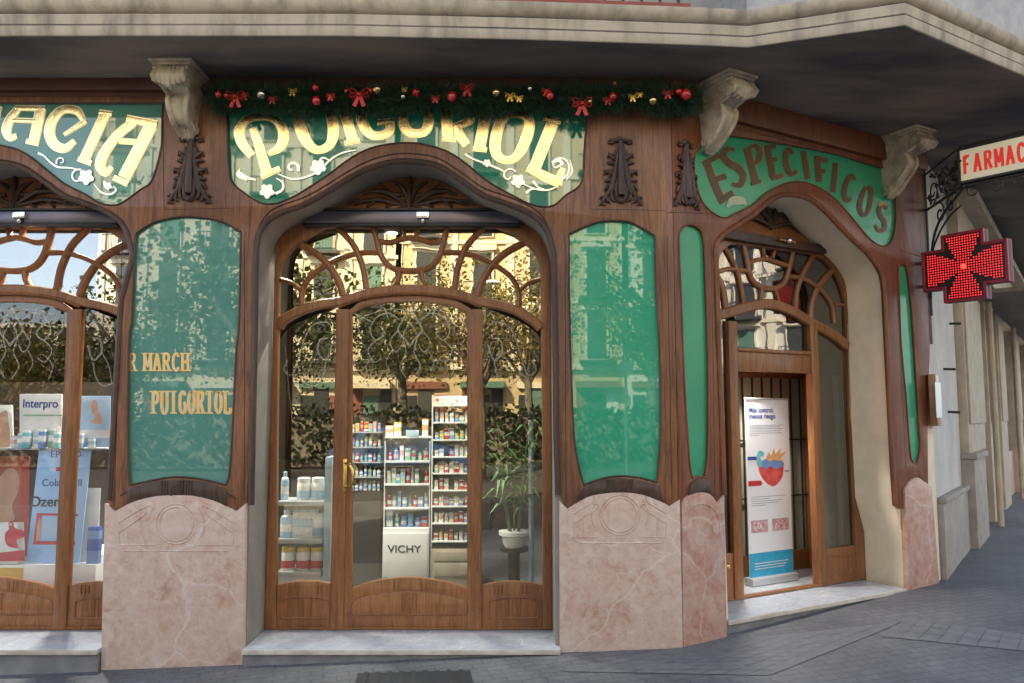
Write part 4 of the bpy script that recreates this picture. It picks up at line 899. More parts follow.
# splayed lining and inner barred leaf
IN = -.92
il, ir = B.hit(739, 450, IN)[0], B.hit(806, 450, IN)[0]; zt = B.hit(770, 378, IN)[1]
bm = NB()
for s0_, s1_ in ((ml - .03, il - .06), (mr + .03, ir + .05)):
    q = [B.w(s0_, 0, FB - .06), B.w(s1_, 0, IN - .03), B.w(s1_ + (.03 if s0_ > 1 else -.03), 0, IN - .03), B.w(s0_ + (.03 if s0_ > 1 else -.03), 0, FB - .06)]
    prism(bm, [(p.x, p.y) for p in q], ZB + .001, gy)
q = [B.w(ml - .1, 0, FB - .05), B.w(mr + .1, 0, FB - .05), B.w(ir + .1, 0, IN - .05), B.w(il - .1, 0, IN - .05)]
prism(bm, [(p.x, p.y) for p in q], gy - .06, gy - .02)
obj('splayed_lining', bm, WDOOR, db)
bm = NB(); pbox(bm, B, il - .10, il, ZB + .002, zt + .1, IN - .04, IN + .02, .006); pbox(bm, B, ir, ir + .07, ZB + .002, zt + .1, IN - .04, IN + .02, .006); pbox(bm, B, il, ir, zt, zt + .1, IN - .04, IN + .02, .006); pbox(bm, B, il, ir, ZB + .002, ZB + .18, IN - .04, IN + .0, .006)
inn = obj('inner_leaf', bm, WDOOR, db)
bm = NB(); pbox(bm, B, il, ir, ZB + .18, zt, IN - .035, IN - .02); obj('frosted_pane', bm, pm('frosted_pane', (.42, .43, .34), (.34, .35, .27), 2, .25), inn)
bm = NB(); n = 7
for k in range(n): s_ = il + (ir - il) * (k + .5) / n; pbox(bm, B, s_ - .006, s_ + .006, ZB + .18, zt, IN - .008, IN + .004)
for v in (440, 497): z_ = B.hit(770, v, IN)[1]; pbox(bm, B, il, ir, z_ - .007, z_ + .007, IN - .004, IN + .008)
obj('bars', bm, IRON, inn)
# pediment and shutter guide of B
bm = NB(); c = HB([(770, 228)])[0]; q = 1 / 125
for d in (-1, 1):
    for pts, rad in (([(0, 2, .0), (d * 6, -10, .015), (d * 16, -16, .015), (d * 28, -12, .0)], [.012, .02, .018, .006]), ([(0, 0, .01), (d * 12, -4, .02), (d * 26, -7, .018), (d * 42, 0, .0)], [.012, .018, .018, .006]), ([(0, 0, .01), (d * 4, -16, .02), (d * 9, -24, .0)], [.012, .016, .006])):
        tube(bm, [B.w(c[0] + x * q, c[1] - y * q, FB + .004 + z) for x, y, z in pts], rad, 6)
obj('carving', bm, WDARK, db)
a, b = HB([(722, 237), (826, 250)], FB + .05)
sb = thing('shutter_rail', 'dark shutter rail slung across the transom of the side entrance', 'shutter rail', tuple(B.w((a[0] + b[0]) / 2, a[1], FB + .03)))
bm = NB(); zz = (a[1] + b[1]) / 2; pbox(bm, B, a[0], b[0], zz - .02, zz + .055, FB + .004, FB + .06, .01); obj('casing', bm, WDARK, sb)
tube(NB(), [(0, 0, 0), (0, 0, 1)], .1) if False else None
c = HB([(788, 241)], FB + .08)[0]; t2 = thing('spotlight', 'small round chrome lamp on the shutter rail over the side entrance', 'spotlight', tuple(B.w(c[0], c[1], FB + .06)))
bm = NB(); blob(bm, B.w(c[0], c[1], FB + .09), .026, 12); obj('lamp_head', bm, CHROME, t2); bm = NB(); tube(bm, [B.w(c[0] - .11, c[1], FB + .085), B.w(c[0] + .08, c[1], FB + .085)], .009, 8); obj('arm', bm, BRASS, t2)
# brass knob by the left jamb
t2 = thing('door_knob', 'brass knob catching the light left of the white banner', 'door knob', tuple(B.w(*HB([(727, 566)])[0], FB)))
bm = NB(); c = HB([(727, 566)], FB + .03)[0]; blob(bm, B.w(c[0], c[1], FB + .035), .02, 12); tube(bm, [B.w(c[0], c[1], FB - .012), B.w(c[0], c[1], FB + .03)], .009, 8); lathe_c = None; obj('knob', bm, BRASS, t2)
bm = NB(); pbox(bm, B, c[0] - .02, c[0] + .02, c[1] - .07, c[1] + .09, FB - .012, FB - .006, .002); obj('plate', bm, BRASS, t2)
# vestibule shell (room behind the side entrance)
VEST = pm('vestibule_wall', (.22, .21, .19), (.17, .16, .15), 3, .7)
bm = NB(); pbox(bm, B, .32, 2.74, ZB - .2, 3.3, -1.75, -1.7); pbox(bm, B, 2.74, 2.79, ZB - .2, 3.3, -1.75, -.43); pbox(bm, B, .27, .32, ZB - .2, 3.3, -1.75, -.43); pbox(bm, B, .27, 2.79, 3.3, 3.35, -1.75, -.43)
obj('vestibule_wall', bm, VEST, bld)
bm = NB(); pbox(bm, B, .3, 2.76, ZB - .25, ZB - .001, -1.72, -1.11); obj('vestibule_floor', bm, MARBW, bld)
t = thing('picture_frame', 'small dark framed picture on the grey vestibule wall behind the right pane', 'picture frame', tuple(B.w(*B.hit(833, 400, -1.69), -1.69)))
a, b = B.hit(824, 385, -1.69), B.hit(838, 450, -1.69); bm = NB(); pbox(bm, B, a[0], b[0], b[1], a[1], -1.699, -1.68, .004); obj('frame', bm, WDARK, t); bm = NB(); pbox(bm, B, a[0] + .03, b[0] - .03, b[1] + .03, a[1] - .03, -1.6795, -1.677); obj('print', bm, VEST, t)
tb = NB(); a, b = B.hit(836, 375, -.6), B.hit(841, 560, -.6); tube(tb, [B.w(a[0], a[1], -.6), B.w(a[0], b[1] - .2, -.6)], .03, 12)
tag(obj('pale_post', tb, pm('pale_blue', (.35, .45, .60), rough=.35)), 'pale blue round post inside the right pane of the side entrance', 'post')

# ------------------------------------------------------------------ interior of the shop
rm = thing('shop_interior', 'dark shop room with brown cabinets behind the glass of the main door', 'room', (-2, 2.5, SILL_A))
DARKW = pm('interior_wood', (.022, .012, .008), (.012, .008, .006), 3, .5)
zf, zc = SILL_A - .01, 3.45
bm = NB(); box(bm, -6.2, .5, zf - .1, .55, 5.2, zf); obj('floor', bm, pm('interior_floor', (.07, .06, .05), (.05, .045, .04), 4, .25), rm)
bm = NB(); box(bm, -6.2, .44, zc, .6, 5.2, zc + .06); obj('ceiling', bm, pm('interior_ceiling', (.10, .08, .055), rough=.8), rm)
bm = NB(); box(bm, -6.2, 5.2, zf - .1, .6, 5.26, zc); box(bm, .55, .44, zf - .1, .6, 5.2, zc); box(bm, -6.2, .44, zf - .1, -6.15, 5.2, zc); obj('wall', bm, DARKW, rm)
bm = NB()
for k in range(9):      # panelled cabinets on the back wall
    x = -6.0 + k * .72; box(bm, x, 4.9, zf, x + .68, 5.195, 1.0, None, .01); box(bm, x + .06, 4.88, zf + .12, x + .62, 4.9, .9, None, .008)
obj('cabinet', bm, WDARK, rm)

def board(name, px, mat_, lab, cat, th=.012, off=0.0, parent=None, pl=None):
    pl = pl or DW; pts = pl.H(px, off); m_ = min(p[1] for p in pts); cx = sum(p[0] for p in pts) / len(pts)
    t = thing(name, lab, cat, tuple(pl.w(cx, m_, off))) if parent is None else parent
    o = obj('board' if parent is None else name, fill(pl, pts, [], off, off + th, .001), mat_, t); return t, o
COLS = {'white': (.80, .81, .80), 'pink': (.74, .45, .48), 'blue': (.16, .30, .58), 'pale blue': (.36, .55, .72), 'red': (.55, .05, .04), 'orange': (.75, .42, .18), 'yellow': (.78, .58, .10), 'green': (.30, .52, .34), 'cream': (.70, .62, .45), 'lilac': (.42, .32, .55), 'teal': (.16, .50, .56)}
_cm = {}
def cmat(a, b='white', cut=.55):
    k = (a, b, cut)
    if k not in _cm:
        m, t, p = newmat('pack_%s_%s' % (a.replace(' ', '_'), b.replace(' ', '_'))); tc = node(t, 'ShaderNodeTexCoord'); sx = node(t, 'ShaderNodeSeparateXYZ'); t.links.new(tc.outputs['Generated'], sx.inputs[0])
        c = ramp(t, sx.outputs['Z'], [(0, COLS[b]), (cut - .2, COLS[a]), (cut + .12, COLS[b]), (.9, COLS[a])]); t.nodes[-1].color_ramp.interpolation = 'CONSTANT'
        f = nz(t, tc.outputs['Generated'], 9, 2); c = mixc(t, ramp(t, f, [(.56, (0, 0, 0)), (.6, (.45, .45, .45))]), c, (.18, .19, .25))
        t.links.new(c, p.inputs['Base Color']); p.inputs['Roughness'].default_value = .4; _cm[k] = m
    return _cm[k]
CAPM = {}
def plain(c):
    if c not in CAPM: CAPM[c] = pm('plain_' + c.replace(' ', '_'), COLS[c], rough=.4)
    return CAPM[c]
ORD = ['first', 'second', 'third', 'fourth', 'fifth', 'sixth', 'seventh', 'eighth', 'ninth', 'tenth', 'eleventh', 'twelfth']
def item(kind, x, y, z, w, d, h, ca, cb_, label, group):
    t = thing({'carton': 'medicine_carton', 'bottle': 'plastic_bottle', 'jar': 'supplement_jar'}[kind], label, kind, (x, y, z), 0, group)
    z += .0015
    if kind == 'carton': bm = NB(); box(bm, x - w / 2, y - d / 2, z, x + w / 2, y + d / 2, z + h, None, .001); obj('box', bm, cmat(ca, cb_), t)
    elif kind == 'bottle':
        r = w / 2; bm = NB(); lathe(bm, (x, y, z), [(r * .9, 0), (r, .006), (r, h * .68), (r * .85, h * .76), (r * .4, h * .82), (r * .4, h * .84)], 12); obj('body', bm, cmat(ca, cb_, .45), t)
        bm = NB(); lathe(bm, (x, y, z + h * .8405), [(r * .48, 0), (r * .48, h * .14), (r * .4, h * .155)], 12); obj('cap', bm, plain(cb_), t)
    else:
        r = w / 2; bm = NB(); lathe(bm, (x, y, z), [(r * .92, 0), (r, .008), (r, h * .74), (r * .9, h * .8)], 16); b_ = obj('body', bm, plain('white'), t)
        bm = NB(); lathe(bm, (x, y, z + h * .8002), [(r * .95, 0), (r * .95, h * .18), (r * .88, h * .2)], 16); obj('lid', bm, plain(cb_), t)
        bm = NB(); lathe(bm, (x, y, z), [(r + .0015, h * .08), (r + .0015, h * .20), (r + .0015, h * .42)], 16); obj('label_band', bm, plain(ca), t)
    return t
rnd = random.Random(21)
def fill_shelf(unit, nth, x0, x1, y, z, hmax, n, cols, kinds=('carton', 'bottle'), depth=.06):
    x = x0 + .008; k = 0; wavg = (x1 - x0 - .016) / n
    for k in range(n):
        if rnd.random() < .06: x += wavg; continue
        w = wavg * rnd.uniform(.55, .97); kd = rnd.choice(kinds); a = rnd.choice(cols); b = rnd.choice([c for c in ('white', 'white', 'blue', 'red', 'cream', 'green') if c != a])
        h = hmax * rnd.uniform(.5, .97)
        item(kd, x + wavg / 2, y + rnd.uniform(0, .01), z, w, depth, h, a, b, f'{a} {kd}, {ORD[k]} from left, {nth} shelf, {unit}', f'packs on the shelves of the {unit}')
        x += wavg
# cosmetics display with VICHY front
V = Plane(0, 1.75, 0); U = lambda u, v: V.hit(u, v)
t = thing('cosmetics_display', 'white cosmetics stand with dark lettering on its base seen through the main door', 'display stand', tuple(V.w(U(405, 578)[0], zf, -.2)))
x0, x1 = U(382.5, 550)[0], U(429, 550)[0]
SHW = pm('shelf_white', (.72, .73, .72), (.66, .67, .66), 5, .4); SHG = pm('shelf_metal', (.55, .58, .60), (.48, .5, .52), 5, .3, .4)
bm = NB(); box(bm, x0, 1.75, zf, x1, 2.15, U(400, 528)[1], None, .006); box(bm, x0 + .01, 1.735, U(400, 577)[1], x1 - .01, 1.7495, U(400, 533)[1], None, .004); base = obj('base_cabinet', bm, SHW, t)
bm = NB(); box(bm, x0, 2.1, U(400, 528)[1] + .001, x1, 2.12, U(400, 440)[1]); box(bm, x0, 1.78, U(400, 528)[1] + .001, x0 + .008, 2.0995, U(400, 441)[1]); box(bm, x1 - .008, 1.78, U(400, 528)[1] + .001, x1, 2.0995, U(400, 441)[1]); obj('back_panel', bm, SHW, t)
sh = [U(400, v)[1] for v in (527.5, 508, 484, 461)]
for z in sh[1:]: bm = NB(); box(bm, x0 + .009, 1.765, z - .018, x1 - .009, 2.0995, z, None, .003); obj('shelf', bm, SHW, t)
def text3(s, size, loc, m, name, parent, plane=A, stretch=(1, 1), th=.0012, bold=0.0, align='CENTER'):
    cu = bpy.data.curves.new('t', 'FONT'); cu.body = s; cu.size = size; cu.extrude = th; cu.align_x = align; cu.align_y = 'CENTER'; cu.offset = bold
    o = bpy.data.objects.new('t', cu); COL.objects.link(o); me = bpy.data.meshes.new_from_object(o.evaluated_get(bpy.context.evaluated_depsgraph_get())); bpy.data.objects.remove(o)
    R3 = plane.mat(); R3.translation = Vector(loc); me.transform(R3 @ Matrix.Diagonal((stretch[0], stretch[1], 1, 1)))
    bm = NB(); bm.from_mesh(me); bpy.data.meshes.remove(me); return obj(name, bm, m, parent)
INK = pm('ink_dark', (.05, .055, .06), rough=.5); INKB = pm('ink_blue', (.03, .07, .30), rough=.5); INKR = pm('ink_red', (.55, .03, .04), rough=.5)
c = V.w(U(404.5, 549)[0], U(404.5, 549)[1], .0165); text3('VICHY', .088, c, INK, 'lettering', base, bold=.001, stretch=(1.15, 1))
CLC = ['white', 'white', 'pale blue', 'pink', 'cream', 'orange', 'teal', 'lilac']
for i, (z, cols, n, ks) in enumerate(((sh[0], ['teal', 'white', 'blue', 'pale blue'], 6, ('bottle', 'carton')), (sh[1], ['white', 'pale blue', 'blue'], 8, ('bottle', 'carton')), (sh[2], CLC, 9, ('carton', 'bottle')), (sh[3], ['white', 'pink', 'red', 'cream'], 7, ('carton', 'bottle')))):
    fill_shelf('white cosmetics stand', ['lowest', 'third', 'second', 'top'][i], x0 + .01, x1 - .01, 1.83, z, .15, n, cols, ks)
cc = U(412, 438); board('shop_card', [(406, 437), (406, 430), (419, 430), (419, 437)], pm('card_blue', (.45, .62, .72), rough=.5), 'small pale blue card standing on top of the white cosmetics stand', 'card', .004, .0, None, V)
zt2 = U(400, 437)[1]; bm = NB(); box(bm, x0, 1.78, zt2 - .012, x1, 2.0995, zt2); obj('top_shelf', bm, SHW, t)
for k, (u, c, w) in enumerate(((388, 'orange', .07), (396, 'yellow', .06), (424, 'orange', .05))): item('carton', U(u, 437)[0], 1.85, zt2, w, .05, .10 + .03 * k, c, 'white', f'{c} carton on top of the white cosmetics stand, {ORD[k]} from the left', 'cartons on top of the stand')
# tall shelf unit right of it
x2, x3 = U(432, 500)[0], U(470, 500)[0]
t = thing('shelf_unit', 'tall white shelf unit of small packs right of the white cosmetics stand', 'shelf unit', tuple(V.w((x2 + x3) / 2, zf, -.2)))
bm = NB(); box(bm, x2, 1.75, zf, x3, 2.12, U(450, 549)[1], None, .006)
box(bm, x2 + .02, 1.74, U(450, 576)[1], x3 - .02, 1.7495, U(450, 563)[1], None, .003); box(bm, x2 + .02, 1.74, U(450, 561)[1], x3 - .02, 1.7495, U(450, 551)[1], None, .003); obj('drawers', bm, pm('drawer_beige', (.42, .37, .28), rough=.5), t)
bm = NB(); box(bm, x2, 2.12, zf, x3, 2.14, U(450, 395)[1]); box(bm, x2 - .012, 1.78, zf, x2 - .001, 2.14, U(450, 395)[1]); box(bm, x3 + .001, 1.78, zf, x3 + .012, 2.14, U(450, 395)[1]); obj('back_panel', bm, SHW, t)
vs = [541, 523, 506, 490, 473, 456.5, 439.5, 422, 405]
for i, v in enumerate(vs):
    z = U(450, v)[1]; bm = NB(); box(bm, x2 + .001, 1.745, z - .014, x3 - .001, 2.119, z, None, .003); obj('shelf', bm, SHW, t)
    fill_shelf('tall unit', 'bottom' if i == 0 else ORD[i] + ' lowest', x2 + .004, x3 - .004, 1.80, z, .105, 7, ['white', 'white', 'cream', 'pale blue', 'pink', 'red', 'orange', 'yellow'], ('carton',), .05)
# blue shelf unit further back on the left
V2 = Plane(0, 2.9, 0)
x4, x5 = V2.hit(344, 450)[0], V2.hit(381, 450)[0]; t = thing('shelf_unit', 'dark shelf unit full of blue bottles at the left behind the door glass', 'shelf unit', (x4, 3.0, zf))
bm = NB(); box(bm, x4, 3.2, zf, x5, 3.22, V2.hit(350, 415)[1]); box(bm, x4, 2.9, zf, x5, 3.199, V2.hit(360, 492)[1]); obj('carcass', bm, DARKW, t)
for i, v in enumerate((491.5, 477, 462, 447, 432)):
    z = V2.hit(360, v)[1]; bm = NB(); box(bm, x4, 2.9, z - .012, x5, 3.199, z, None, .002); obj('shelf', bm, SHG, t) if i else bm.free()
    fill_shelf('dark back unit', ('bottom' if i == 0 else ORD[i] + ' lowest'), x4, x5, 2.97, z + .001, .12, 8, ['blue', 'pale blue', 'blue', 'white'] if i < 4 else ['orange', 'yellow', 'pink'], ('bottle',) if i < 4 else ('carton',), .05)
# glass shelf with jars behind the left side light
S1 = Plane(0, .62, 0); Q = lambda u, v: S1.hit(u, v)
a0, a1 = Q(277, 540)[0], Q(322.5, 540)[0]
t = thing('wall_shelf', 'grey three tier shelf with jars behind the left side pane of the door', 'shelf', (a0, .75, zf))
bm = NB(); box(bm, Q(325, 500)[0], .6, Q(325, 590)[1], Q(331.5, 500)[0], .9, Q(325, 457)[1], None, .003); obj('side_panel', bm, pm('side_panel_blue', (.38, .52, .62), rough=.25), t)
zs = [Q(300, v)[1] for v in (571.5, 538.5, 501)]
for z in zs: bm = NB(); box(bm, a0, .60, z - .035, a1, .9, z, None, .004); obj('shelf', bm, SHG, t)
bm = NB(); box(bm, a0, .66, zf, a1, .9, zs[0] - .036); obj('base', bm, SHW, t)
for i, (u, c) in enumerate(((285.5, 'left'), (300.5, 'middle'), (315, 'right'))): x = Q(u, 550)[0]; item('jar', x, .70, zs[0], .10, .1, .165, 'red', 'yellow', f'white jar with red band and yellow lid on the bottom tier, {c} one of three', 'jars on the grey tiered shelf')
item('carton', Q(302, 520)[0], .72, zs[1], .17, .08, .20, 'pale blue', 'white', 'large pale blue and white carton on the middle tier of the grey shelf', 'packs on the grey tiered shelf')
item('bottle', Q(284, 520)[0], .70, zs[1], .10, .1, .20, 'white', 'pale blue', 'white bottle left of the large carton on the middle tier', 'packs on the grey tiered shelf')
item('jar', Q(316.5, 520)[0], .70, zs[1], .095, .1, .17, 'pale blue', 'white', 'white jar with pale band right of the large carton on the middle tier', 'jars on the grey tiered shelf')
item('bottle', Q(282, 485)[0], .70, zs[2], .06, .1, .21, 'white', 'pale blue', 'tall slim clear bottle on the top tier of the grey shelf', 'packs on the grey tiered shelf')
item('jar', Q(301, 490)[0], .70, zs[2], .10, .1, .165, 'pale blue', 'white', 'white tub on the top tier of the grey shelf, nearer the clear bottle', 'jars on the grey tiered shelf')
item('jar', Q(315, 490)[0], .71, zs[2], .10, .1, .165, 'pale blue', 'white', 'white tub on the top tier of the grey shelf, at the right end', 'jars on the grey tiered shelf')
# potted palm on a dark stool
P3 = Plane(0, 1.2, 0); pc = P3.hit(514, 549); PX, PZ = pc
st = thing('plant_stand', 'low dark round stand under the white plant pot', 'plant stand', (PX, 1.3, zf))
bm = NB(); lathe(bm, (PX, 1.3, zf), [(.11, 0), (.10, .03), (.05, .06), (.05, PZ - zf - .05), (.12, PZ - zf - .03), (.12, PZ - zf - .001)], 16); obj('stand', bm, DARKW, st)
pl_ = thing('potted_palm', 'slender green palm in a white pot behind the right side pane', 'plant', (PX, 1.3, PZ))
bm = NB(); lathe(bm, (PX, 1.3, PZ), [(.075, 0), (.09, .03), (.10, .09), (.125, .10), (.125, .13), (.11, .13)], 24); obj('pot', bm, WHITE, pl_)
LEAF = pm('palm_leaf', (.035, .11, .025), (.06, .17, .04), 12, .45); bm = NB(); st_ = NB(); rp_ = random.Random(4)
for k in range(7):
    a = rp_.uniform(0, 6.28); lean = rp_.uniform(.03, .2); h = rp_.uniform(.5, .95); b0 = Vector((PX + .04 * math.cos(a), 1.3 + .04 * math.sin(a), PZ + .12)); tp = b0 + Vector((math.cos(a) * lean, math.sin(a) * lean, h))
    tube(st_, [b0, b0.lerp(tp, .5) + Vector((0, 0, .02)), tp], [.010, .008, .004], 6)
    for j in range(16):
        f = .3 + .7 * j / 16; p = b0.lerp(tp, f); a2 = rp_.uniform(0, 6.28); l = rp_.uniform(.16, .32); d = Vector((math.cos(a2), math.sin(a2), rp_.uniform(.1, .7))).normalized(); s_ = d.cross(Vector((0, 0, 1))).normalized() * .014
        q0, q1, q2 = p, p + d * l * .5, p + d * l + Vector((0, 0, -l * .45))
        v = [bm.verts.new(x) for x in (q0, q1 + s_, q2, q1 - s_, q1 + Vector((0, 0, -.004)))]; bm.faces.new((v[0], v[1], v[4])); bm.faces.new((v[1], v[2], v[4])); bm.faces.new((v[2], v[3], v[4])); bm.faces.new((v[3], v[0], v[4]))
obj('fronds', bm, LEAF, pl_); obj('stem', st_, pm('palm_stem', (.10, .13, .04), rough=.6), pl_)
bm = NB(); c = P3.hit(531, 420); tube(bm, [(c[0], 1.25, zf), (c[0], 1.25, c[1])], .022, 10); tag(obj('glass_post', bm, pm('pale_post', (.30, .38, .46), rough=.25)), 'pale slim post beside the palm behind the right side pane', 'post')
# pendant lamp builder, and added fill lamps that light the shop
LAMPG = emit('lamp_globe', (1.0, .42, .06), .45)
def pendant(u, v, y, lab, en):
    pl2 = Plane(0, y, 0); s, z = pl2.hit(u, v); t = thing('pendant_lamp', lab, 'lamp', (s, y, z), 0, 'pendant lamps inside the shop')
    bm = NB(); blob(bm, Vector((s, y, z)), .065, 16, (1, 1, .8)); obj('globe', bm, LAMPG, t)
    bm = NB(); tube(bm, [(s, y, z + .06), (s, y, zc)], .008, 8); lathe(bm, (s, y, z + .055), [(.05, 0), (.06, .03), (.02, .05)], 12); obj('rod', bm, BRASS, t)
    return
    l = bpy.data.lights.new('fill_light', 'POINT'); l.energy = en; l.color = (1, .82, .58); l.shadow_soft_size = .08; lo = bpy.data.objects.new('fill_light', l); COL.objects.link(lo); lo.location = (0, 0, -.2); lo.parent = t
def added_downlight(x, y, lab, en, pl_=None, z=None):  # fill lamp added out of view to brighten shelves, window goods and vestibule
    z = z or zc; t = thing('added_downlight', lab, 'lamp', (x, y, z - .05), 0, 'added fill lights inside the shop')
    bm = NB(); lathe(bm, (x, y, z - .05), [(.07, 0), (.08, .01), (.08, .049)], 16); obj('housing', bm, WHITE, t); bm = NB(); lathe(bm, (x, y, z - .054), [(.055, 0), (.055, .003)], 16); obj('diffuser', bm, emit('diffuser', (1, .9, .75), 4), t)
    l = bpy.data.lights.new('fill_light', 'SPOT'); l.energy = en; l.color = (1, .93, .82); l.shadow_soft_size = .06; l.spot_size = R(125); l.spot_blend = .6; lo = bpy.data.objects.new('fill_light', l); COL.objects.link(lo); lo.location = (0, 0, -.012); lo.parent = t
added_downlight(-.75, 1.15, 'added fill light over the white cosmetics stand', 80)
added_downlight(-1.7, .85, 'added fill light over the grey tiered shelf', 110)
added_downlight(-3.4, .85, 'added fill light over the left window display', 260)
added_downlight(.1, .95, 'added fill light over the potted palm', 16)
added_downlight(-1.2, 2.4, 'added fill light over the dark back shelf unit', 40)
vv = B.w(1.25, 0, -.62); added_downlight(vv.x, vv.y, 'added fill light in the side entrance over the banner', 36, None, gy - .06)

# ------------------------------------------------------------------ left window display
DW = Plane(0, .66, 0); Wd = lambda u, v: DW.hit(u, v)
def art(pl, parent, name, px, mat_, off, th=.0008, smooth=False): return obj(name, fill(pl, pl.H(cr(px, True, 5) if smooth else px, off), [], off, off + th), mat_, parent)
dk = thing('display_deck', 'pale display platform with a yellow front at the foot of the left window', 'display platform', (-3.3, .8, zf))
zd = Wd(50, 562)[1]
bm = NB(); box(bm, -5.2, .55, zf, Wd(104, 560)[0], 1.5, zd, None, .004); obj('platform', bm, SHW, dk); bm = NB(); box(bm, -5.1, .541, zf, Wd(33, 560)[0], .5495, zd - .02); obj('yellow_strip', bm, pm('yellow_card', (.65, .45, .06), rough=.5), dk)
zsf = Wd(50, 448)[1]
sf = thing('display_shelf', 'glass shelf holding small signs and packs in the left window', 'shelf', (-3.3, .8, zsf)); bm = NB(); box(bm, -5.2, .60, zsf - .012, Wd(112, 450)[0], .95, zsf, None, .002); obj('board', bm, pm('shelf_grey', (.35, .37, .40), rough=.2), sf)
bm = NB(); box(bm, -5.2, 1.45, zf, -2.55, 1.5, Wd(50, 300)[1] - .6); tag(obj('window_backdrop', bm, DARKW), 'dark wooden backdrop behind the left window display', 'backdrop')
t, b_ = board('brand_sign', [(22, 447), (22, 394), (63, 394), (63, 447)], SHW, 'white sign with dark blue lettering at the centre of the window shelf', 'sign', .03, .0)
p = Wd(42, 404); text3('Interpro', .088, DW.w(Wd(25, 404)[0], Wd(25, 404)[1], .0315), INKB, 'lettering', b_, bold=.0015, align='LEFT', stretch=(.9, 1))
art(DW, b_, 'green_stripe', [(23, 414.5), (62, 414.5), (62, 416), (23, 416)], plain('green'), .0315)
for i, (u, w, h, a, b2) in enumerate(((24, 6, 14, 'white', 'pale blue'), (31.5, 7, 17, 'white', 'teal'), (39.5, 6, 12, 'pale blue', 'white'), (47, 6, 18, 'white', 'blue'), (54.5, 6, 19, 'white', 'green'), (61.5, 5, 15, 'white', 'teal'), (16.5, 4, 12, 'pink', 'white'), (84, 6, 14, 'white', 'pale blue'), (94, 6, 10, 'pale blue', 'white'))):
    x = Wd(u, 447)[0]; item('carton', x, .64 - .03 * (i % 2) - .01, zsf, w / 131, .035, h / 131, a, b2, f'small {a} carton on the window shelf, {ORD[i]} of nine from the left', 'small cartons on the window shelf')
SKIN = pm('print_skin', (.62, .38, .27), rough=.5); SKYB = pm('print_sky', (.32, .50, .72), (.45, .62, .80), 2, .4)
t, b_ = board('poster', [(75, 447), (75, 396), (111, 396), (110, 447)], SKYB, 'light blue poster with a seated woman at the right end of the window shelf', 'poster', .01, .0)
art(DW, b_, 'printed_figure', [(91, 404), (94, 400), (97.5, 403), (98, 410), (102, 418), (100, 424), (92, 423), (90, 421), (96, 417), (92, 412)], SKIN, .0102, smooth=True)
art(DW, b_, 'white_band', [(76, 430), (110, 430), (110, 438), (76, 438)], SHW, .0102)
t, b_ = board('poster', [(-14, 447), (-14, 405), (13, 405), (14, 447)], pm('print_mint', (.62, .70, .60), (.7, .72, .68), 3, .4), 'small pale poster with a figure at the left edge of the window shelf', 'poster', .01, .0)
art(DW, b_, 'printed_figure', [(-2, 447), (-1, 425), (-3, 418), (2, 412), (7, 411), (8, 420), (10, 432), (9, 447)], SKIN, .0102, smooth=True)
t, b_ = board('poster', [(-60, 556), (-60, 456), (30, 456), (28, 556)], pm('print_brown', (.26, .055, .03), (.46, .15, .085), 1.2, .3), 'large brown red poster filling the left side of the window', 'poster', .012, -.08)
thing_poster_big = b_
art(DW, b_, 'red_edge', [(22, 456.5), (29.5, 456.5), (27.5, 555), (20, 555)], pm('print_red', (.5, .06, .05), rough=.4), -.0678); art(DW, b_, 'white_line', [(-10, 487), (18, 484), (18, 485.5), (-10, 488.5)], SHW, -.0678)
# free-standing light blue card with text
LB = pm('print_light_blue', (.26, .48, .80), (.42, .62, .85), 2, .35)
t, b_ = board('standing_card', [(27, 562), (40, 449), (92, 450), (80, 563)], LB, 'tall light blue leaning card with blue lettering and a red frame in the window', 'display card', .012, .03)
def ptext(pl, parent, s, u, v, sz, m, off, **k): a = pl.hit(u, v, off); return text3(s, sz, pl.w(a[0], a[1], off + .0006), m, 'lettering', parent, plane=pl, **k)
ptext(DW, b_, 'EPPICO', 66, 454.5, .07, INKB, .0435); ptext(DW, b_, 'Colagen ll', 62, 483, .075, INKB, .0435); ptext(DW, b_, 'Ozem', 47, 502, .105, INK, .0435, bold=.002)
art(DW, b_, 'red_mark', [(56, 467), (61, 467), (61, 471), (56, 471)], INKR, .0437); art(DW, b_, 'red_frame', [(37, 513), (78, 514), (78, 516), (42, 515.5), (39, 541), (75, 541), (75, 544.5), (33, 544.5)], INKR, .0437)
art(DW, b_, 'pale_print', [(43, 518), (74, 518), (72, 538), (41, 538)], SKYB, .0439); art(DW, b_, 'printed_figure', [(36, 541), (37, 525), (40, 517), (42, 525), (40, 541)], SKIN, .0441)
board('blank_board', [(80, 580), (84, 488), (101, 488), (97, 580)], SHW, 'narrow blank white board leaning right of the blue card', 'board', .012, -.02)
COLS['deep blue'] = (.015, .08, .42)
item('carton', Wd(98, 560)[0], .60, zd, .085, .05, .265, 'deep blue', 'blue', 'upright blue carton at the right corner of the window platform', 'packs on the window platform')
t, b_ = board('product_box', [(-12, 562), (-12, 522), (24, 522), (25, 562)], SHW, 'white box printed with a red shirted figure at the lower left of the window', 'box', .08, .03)
art(DW, b_, 'printed_figure', [(7, 545), (5, 534), (9, 529), (8, 523), (13, 522.5), (15, 528), (24, 531), (24, 537), (17, 540), (18, 548)], INKR, .1105, smooth=True); art(DW, b_, 'red_base', [(-12, 554), (24.5, 550), (25, 561), (-12, 561.5)], INKR, .1107); art(DW, b_, 'printed_face', [(8, 526), (12, 526), (12, 522.8), (8, 522.8)], SKIN, .1109)

